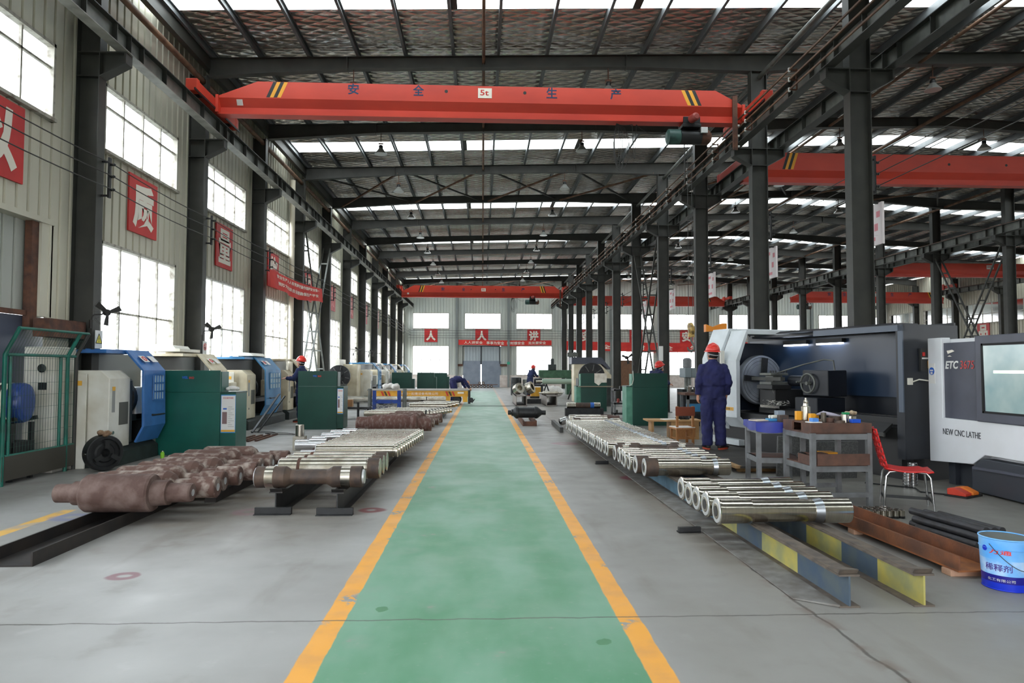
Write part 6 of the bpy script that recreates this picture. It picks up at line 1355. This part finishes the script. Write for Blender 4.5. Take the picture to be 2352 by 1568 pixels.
q = MB(); q.tube([(-.12, .02, .05), (-.05, .01, .07), (.05, -.01, .05), (.13, -.02, .03)], [.01, .022, .02, .016], n=10); item('cloth_roll', 'lilac-grey rolled cloth lying across the workbench', 'cloth', q, mat('lilac_cloth', (172,166,180), .8), (3.84, 7.45, TOPZ+.02), bevel=0)
rag('cotton_waste', 'beige cotton waste at the right end of the workbench', (4.08, 7.42, TOPZ+.06), .1, mat('beige_waste', (196,176,148), .95, c2=(160,134,108), ns=20), 21)
q = MB(); q.box(-.05, .05, -.05, .05, 0, .08); q.k = 1; q.box(-.03, .03, -.051, -.05, .02, .05); item('steel_block', 'dark square steel block between the blue cloth and the workbench', 'block', q, [M_mill, M_bore], (3.55, 7.95, .84), -.1)
q = MB()
for x in (-.045, .045): q.box(x-.003, x+.003, -.045, .045, 0, .12)
for y in (-.045, .045): q.box(-.045, .045, y-.003, y+.003, 0, .12)
item('plastic_tub', 'clear plastic tub standing behind the yellow boxes', 'tub', q, mat('clear_plastic', (140,150,160), .2), (3.6, 8.15, .84), group='things on the blue cloth')
q = MB(); q.box(-.11, .11, -.08, .08, 0, .012); item('paper_sheets', 'flat pale papers on the blue cloth', 'papers', q, mat('manila', (206,192,172), .8), (3.34, 8.1, .841), .3, group='things on the blue cloth')
q = MB(); q.box(-.07, .07, -.04, .04, 0, .03); q.k = 1; q.lathe([(.012, 0), (.02, 0), (.02, .09), (.012, .09)], (-.02, -.03, .05), (1, .2, 0), n=12); q.lathe([(.012, 0), (.02, 0), (.02, .08), (.012, .08)], (-.03, .02, .05), (1, .2, 0), n=12); item('parts_box', 'blue box with two short tubes on the blue cloth', 'box', q, [mat('teal_box', (60,136,184), .5), M_mw], (3.48, 8.08, .841), group='things on the blue cloth')
q = MB(); q.cyl((-.2, 0, .0), (.2, .06, .0), .006, n=6); item('measuring_rod', 'thin steel rod lying at the back of the blue cloth', 'rod', q, M_pol, (3.5, 8.3, .85), bevel=0, group='things on the blue cloth')
for i, (x, y, z, w_, m) in enumerate(((3.72, 7.5, .441, .2, M_tray), (3.9, 7.6, .441, .16, M_yel))): q = MB(); q.box(-w_/2, w_/2, -.08, .08, 0, .09); item('parts_tray', '%s tray on the lower shelf of the workbench' % ('rusty','yellow')[i], 'tray', q, m, (x, y, z), group='trays on the lower shelf')
random.seed(4); q = MB(); q.lathe([(.04, 0), (.05, .01), (.045, .05)], (0, 0, 0), (.2, 1, 0), n=16); q.lathe([(.04, .06), (.05, .07), (.045, .11)], (0, 0, 0), (.2, 1, 0), n=16); item('dark_rollers', 'dark ribbed roller on the lower shelf of the workbench', 'roller', q, M_blk, (3.55, 7.45, .49), bevel=0, group='trays on the lower shelf')
tp = MB(); tp.box(-.22, .22, -.02, .02, 0, .55); tag(tp.build('checker_plate', mat('checker_plate', (84,84,84), .5, .4, c2=(98,98,97), ns=40, lo=.5, hi=.55), loc=(4.25, 9.25, 0), rot=(.1, 0, 0)), 'grey checker plate standing on edge behind the workbench', 'plate', 'checker plates')
tp = MB(); tp.box(-.3, .3, -.02, .02, 0, .5); tag(tp.build('checker_plate', MATS['checker_plate'], loc=(4.75, 9.05, 0), rot=(.1, 0, .1)), 'wider checker plate standing right of the first one, under the big lathe', 'plate', 'checker plates')
# wooden desk and chair
M_desk = mat('desk_wood', (186,146,98), .7, c2=(166,126,82), ns=5, st=(1, 5, 1)); M_chw = mat('chair_wood', (176,120,68), .6, c2=(150,98,54), ns=6, st=(6, 6, 1)); M_chb = mat('chair_back_board', (126,60,36), .5)
dk = thing('wooden_desk', 'low pale wooden desk in front of the green cabinet on the right', 'desk', (3.55, 14.2, 0), rz=-.06)
q = MB(); q.box(-.1, 1.05, -.05, .5, .37, .4); q.build('desk_top', M_desk, dk); q = MB(); q.box(.4, .98, .0, .45, 0, .37); q.k = 1; q.box(.5, .9, -.006, 0, .05, .3); q.build('drawer_unit', [M_desk, M_chw], dk); q = MB(); q.box(.0, .05, .05, .42, 0, .37); q.build('side_panel', M_desk, dk)
q = MB(); q.box(-.2, .15, -.1, .12, 0, .012); tag(q.build('paper_sheets', M_labw, loc=(4.0, 14.35, .4), rot=(0, 0, .2)), 'white papers lying on the wooden desk', 'papers')
rag('black_bag', 'crumpled black bag on the wooden desk', (4.25, 14.4, .4), .2, M_rubber, 31, 'bag')
wc = thing('wooden_chair', 'small wooden chair with a dark red-brown back beside the desk', 'chair', (3.94, 13.35, 0), rz=.1)
for x in (-.16, .16): q = MB(); q.box(x-.02, x+.02, -.16, -.12, 0, .74); q.build('rear_leg', M_chw, wc); q = MB(); q.box(x-.02, x+.02, .14, .18, 0, .29); q.build('front_leg', M_chw, wc)
q = MB(); q.box(-.2, .2, -.165, -.145, .55, .73); q.build('backrest', M_chb, wc, bevel=.01)
q = MB(); q.box(-.2, .2, -.2, .22, .29, .32); q.build('seat', M_chw, wc); q = MB(); q.box(-.19, .19, -.18, .2, .32, .335); q.build('seat_pad', M_ragw, wc)
q = MB(); q.box(-.15, .15, -.15, -.13, .1, .14); q.box(-.15, .15, -.15, -.13, .24, .28); q.box(-.17, -.15, -.13, .15, .1, .13); q.box(.15, .17, -.13, .15, .1, .13); q.build('stretcher', M_chw, wc)
# ---------------------------------------------------------------- right background: racks, benches, machines
sr = thing('shelf_rack', 'dark grey parts rack between the two green cabinets on the right', 'rack', (3.9, 20.1, 0))
for x in (0, .6):
    for y in (0, .45): q = MB(); q.box(x, x+.05, y, y+.05, 0, .9); q.build('upright', M_gs, sr)
for z in (.12, .42, .82): q = MB(); q.box(.0, .65, 0, .5, z, z+.05); q.build('shelf', M_dark, sr)
random.seed(2)
for i in range(7):
    x, z = 3.98+.08*i, (.17, .47, .87)[i % 3]; q = MB()
    if i % 2: q.lathe([(.03, 0), (.04, .01), (.04, .1), (.02, .12)], n=14)
    else: q.box(-.05, .05, -.06, .06, 0, .09)
    tag(q.build('machine_part', (M_steel_l, MATS['hoist_motor_red'], M_dark)[i % 3], loc=(x, 20.25+.05*(i % 2), z)), 'small machine part on the %s shelf of the dark rack, %s from the left' % (('bottom','middle','top')[i % 3], ordinal(i//3)), 'part', 'parts on the dark rack')
b2 = thing('work_bench', 'dark bench with steel cups behind the standing man', 'bench', (4.9, 16.2, 0))
for x in (0, 1.1):
    for y in (0, .5): q = MB(); q.box(x, x+.06, y, y+.06, 0, .84); q.build('leg', M_gs, b2)
q = MB(); q.box(-.05, 1.2, -.03, .6, .84, .9); q.build('top', M_tray, b2); q = MB(); q.box(0, 1.16, 0, .56, .4, .44); q.build('shelf', M_dark, b2); q = MB(); q.box(0, 1.16, 0, .04, .74, .84); q.build('rail', M_gs, b2)
for i in range(4): q = MB(); q.lathe([(.05, 0), (.07, .12), (.073, .14), (.06, .14), (.05, .03), (.001, .03)], n=18); tag(q.build('steel_cup', M_ch, loc=(5.0+.17*i, 16.35, .9)), '%s of four steel cups on the dark bench behind the standing man' % ordinal(i), 'cup', 'steel cups')
for i, (x, m) in enumerate(((5.0, 'teal_box'), (5.3, 'carton_blue'), (5.6, 'teal_box'))): q = MB(); q.box(-.14, .14, -.15, .15, 0, .18); tag(q.build('blue_crate', MATS[m], loc=(x+.15, 16.5, .441)), '%s blue crate from the left on the shelf of the dark bench' % ordinal(i), 'crate', 'blue crates')
dp_ = thing('drill_press', 'grey bench drill behind the standing man, against the end windows', 'drill', (5.35, 17.6, 0))
q = MB(); q.box(-.2, .25, -.2, .3, 0, .95); q.build('pedestal', M_dark, dp_); q = MB(); q.cyl((0, .1, .95), (0, .1, 1.5), .06); q.build('column', M_steel_l, dp_)
q = MB(); q.box(-.15, .15, -.25, .25, 1.25, 1.5); q.build('head', mat('drill_grey', (120,130,134), .5), dp_, bevel=.02); q = MB(); q.lathe([(.1, 0), (.11, .02), (.11, .22), (.07, .26)], (0, .05, 1.5)); q.build('motor', M_gs, dp_); q = MB(); q.cyl((0, -.15, 1.25), (0, -.15, 1.05), .04); q.cyl((.15, -.1, 1.3), (.3, -.2, 1.2), .015); q.build('spindle', M_steel_l, dp_)
M_mg = mat('milling_green', (66,104,76), .5, c2=(52,84,62), ns=4)
ml = thing('radial_machine', 'green radial arm machine with an orange end near the end windows on the right', 'machine', (4.2, 40, 0))
q = MB(); q.box(-.9, 1.0, -.3, .3, .95, 1.42); q.build('arm', M_mg, ml, bevel=.03); q = MB(); q.box(-.35, .1, -.35, .2, 1.42, 1.75); q.lathe([(.1, 0), (.1, .3), (.06, .34)], (-.1, -.1, 1.75)); q.build('motor_head', M_mgr, ml, bevel=.02); q = MB(); q.box(.7, 1.3, -.4, .4, 0, 1.0); q.build('base', M_mg, ml); q = MB(); q.box(1.0, 1.35, -.32, .2, 1.0, 1.45); q.build('orange_cover', M_yel if False else mat('cover_orange', (236,140,66), .5), ml); q = MB(); q.cyl((.95, 0, 1.4), (.95, 0, 2.6), .08); q.cyl((1.25, .1, 1.4), (1.25, .1, 2.5), .06); q.box(.8, 1.4, -.1, .2, 2.2, 2.45); q.build('column', M_steel_l, ml)
q = MB(); q.cyl((2.9, 33, .87), (4.7, 33, .87), .13, n=20); q.k = 1; q.cyl((2.6, 33, .87), (2.9, 33, .87), .06, n=12); tag(q.build('pale_green_tube', [mat('pale_green_paint', (150,168,150), .5), M_pol2]), 'long pale green tube lying on trestles before the green machine', 'tube')
for x in (3.1, 4.4): q = MB(); q.bar((x-.25, 33, 0), (x, 33, .74), .06, .06); q.bar((x+.25, 33, 0), (x, 33, .74), .06, .06); q.bar((x-.15, 33, .3), (x+.15, 33, .3), .04, .04); tag(q.build('trestle', M_dark), '%s trestle under the pale green tube' % ('left','right')[x > 4], 'trestle', 'trestles')
rag('white_sheet', 'white plastic sheet draped over things before the green machine', (3.3, 36, .0), 1.3, M_ragw, 9, 'sheet')
for i, (x, r_, h, m) in enumerate(((1.9, .3, 1.0, M_dark), (2.56, .28, .9, M_steel_l), (3.2, .3, .95, M_dark))): q = MB(); q.lathe([(r_*.9, 0), (r_, .03), (r_, h*.5), (r_*1.03, h*.52), (r_, h*.54), (r_, h-.03), (r_*.9, h)], n=24); tag(q.build('steel_drum', m, loc=(x, 38.5, 0)), '%s of three drums standing before the end wall on the right' % ('left','middle','right')[i], 'drum', 'drums before the end wall')
q = MB(); q.box(-.3, .3, -.2, .2, .1, .55); q.k = 1; q.box(-.34, .34, -.24, .24, 0, .1); tag(q.build('yellow_cabinet', [M_yel if False else M_cy, M_dark], loc=(2.75, 34.6, 0)), 'small yellow machine cabinet right of the walkway, far off', 'cabinet')
q = MB(); q.box(-.7, .9, -.2, .2, .62, .72); q.box(-.65, -.55, -.15, .15, 0, .62); q.box(.7, .8, -.15, .15, 0, .62); tag(q.build('low_table', M_dark, loc=(2.2, 33.8, 0)), 'dark low table in front of the small yellow cabinet', 'table')
for i, (x, y, r_, ry_) in enumerate(((1.5, 28.3, .22, .5), (2.0, 28.6, .25, 1.1))): q = MB(); q.lathe([(r_*.55, -.12), (r_, -.12), (r_, .12), (r_*.55, .12), (r_*.55, -.12)], n=28); tag(q.build('steel_ring', M_pol2, loc=(x, y, .43+r_*.99), rot=(1.2, 0, ry_)), '%s large steel ring on the box beams right of the walkway' % ('left','right')[i], 'ring', 'large steel rings')
for i, x in enumerate((1.55, 2.75)):
    q = MB(); h = .42
    q.box(-.22, .22, -1.6, 1.6, h-.03, h); q.box(-.22, -.19, -1.6, 1.6, 0, h); q.box(.19, .22, -1.6, 1.6, 0, h); q.box(-.19, .19, -1.55, -1.5, .05, h*.55) if False else q.box(-.22, .22, -1.6, 1.6, .0, .03)
    tag(q.build('box_beam', mat('box_beam_grey', (150,142,136), .6, c2=(126,116,108), ns=4) if i == 0 else MATS['box_beam_grey'], loc=(x, 28.6, 0)), '%s grey hollow box beam on the floor right of the walkway' % ('left','right')[i], 'beam', 'box beams')
q = MB(); q.lathe([(.03, -.45), (.04, -.3), (.09, -.28), (.09, -.24), (.075, -.23), (.075, .3), (.04, .31), (.035, .5)], (0, 0, 0), (1, 0, 0), n=20); tag(q.build('steel_shaft', M_pol2, loc=(2.72, 27.4, .51)), 'slim stepped shaft lying on the right-hand box beam', 'shaft')
q = MB(); q.box(1.75, 2.5, 29.0, 29.1, .0, .2); tag(q.build('steel_beam', M_dark), 'dark cross beam between the two grey box beams', 'beam')
fd_ = thing('faceplate_stand', 'big dark faceplate disc standing behind the patched green cabinet', 'faceplate', (4.28, 26.6, 0))
q = MB(); q.lathe([(.1, 0), (.5, -.01), (.52, .0), (.52, .1), (.2, .15)], (0, 0, 1.2), (0, 1, 0), n=40); q.build('disc', M_dark, fd_)
for k in range(8): a_ = k*pi/4+.2; q = MB(); q.M = Matrix.Translation((0, -.008, 1.2)) @ Matrix.Rotation(a_, 4, 'Y'); q.box(.2, .45, -.006, 0, -.015, .015); q.build('slot', MATS['slot_grey'], fd_)
q = MB(); q.box(-.5, .8, .15, .9, 0, 1.1); q.build('headstock', M_mgr, fd_)
cm = thing('cream_machine', 'cream machine with a slanted dark roof beyond the right columns', 'machine', (4.4, 30.5, 0))
q = MB(); q.prism([(-.3, 0), (1.4, 0), (1.4, 1.2), (.9, 1.7), (-.3, 1.7)], 'y', 0, .8); q.build('cover', M_mc, cm, bevel=.02); q = MB(); q.prism([(-.4, 1.7), (.95, 1.7), (1.3, 1.45), (1.35, 1.5), (.95, 2.0), (-.4, 2.0)], 'y', -.05, .85); q.build('dark_roof', M_cs, cm); q = MB(); q.box(.5, .9, -.03, 0, .9, 1.4); q.k = 1; q.box(.55, .85, -.035, -.03, .95, 1.35); q.build('panel', [M_dark, M_labw], cm)
q = MB(); q.box(-.6, .6, -.04, 0, 0, 2.2); tag(q.build('wooden_door', mat('old_wood_door', (122,88,62), .7, c2=(96,66,48), ns=4, st=(8, 1, 1)), loc=(11.7, 54.6, 0)), 'brown wooden door leaf standing by the end wall between the right columns', 'door')
q = MB(); q.box(-.07, .07, -.01, .01, 0, .5); tag(q.build('column_sign', M_labw, loc=(6.05, 22.9, 1.75)), 'narrow white notice on the right column beside the red-helmeted worker', 'sign')
# dark roller on its channel stand beside the walkway
rs = thing('roller_stand', 'short rusty channel cradle on the floor right of the walkway', 'stand', (1.22, 18.6, 0), rz=.0)
for x in (-.16, .16): q = MB(); q.box(x-.02, x+.02, -1.1, 1.4, 0, .14); q.build('rail', M_rust, rs)
q = MB(); q.box(-.16, .16, -1.08, -1.03, 0, .12); q.build('end_plate', M_rust, rs)
q = MB(); q.lathe([(.05, -.5), (.06, -.49), (.06, -.42), (.09, -.4), (.09, -.36), (.15, -.3), (.16, -.28), (.16, -.23), (.14, -.22), (.14, .2), (.16, .21), (.16, .26), (.14, .3), (.09, .36), (.06, .4), (.06, .5)], (0, 0, 0), (1, 0, 0), n=28); tag(q.build('dark_roller', M_dark, loc=(1.18, 18.1, .31)), 'dark flanged roller lying on the rusty cradle right of the walkway', 'roller')
q = MB(); q.cyl((-.2, 0, 0), (.25, 0, 0), .09, n=20); tag(q.build('steel_shaft', M_pol, loc=(1.2, 19.4, .24)), 'short polished shaft behind the dark flanged roller', 'shaft')
q = MB(); q.lathe([(.05, 0), (.09, .02), (.09, .2), (.05, .22)], (0, 0, 0), (1, .3, .3), n=20); tag(q.build('polished_part', M_ch, loc=(1.95, 17.2, .12)), 'bright polished part leaning on the rail left of the rusty-ended shafts', 'part')
q = MB(); q.box(-.04, .04, -1.2, 1.2, 0, .12); tag(q.build('steel_angle', M_steel, loc=(1.85, 16.9, 0), rot=(0, 0, -.02)), 'grey steel angle on the floor left of the rusty-ended shafts', 'angle')
finish_text()
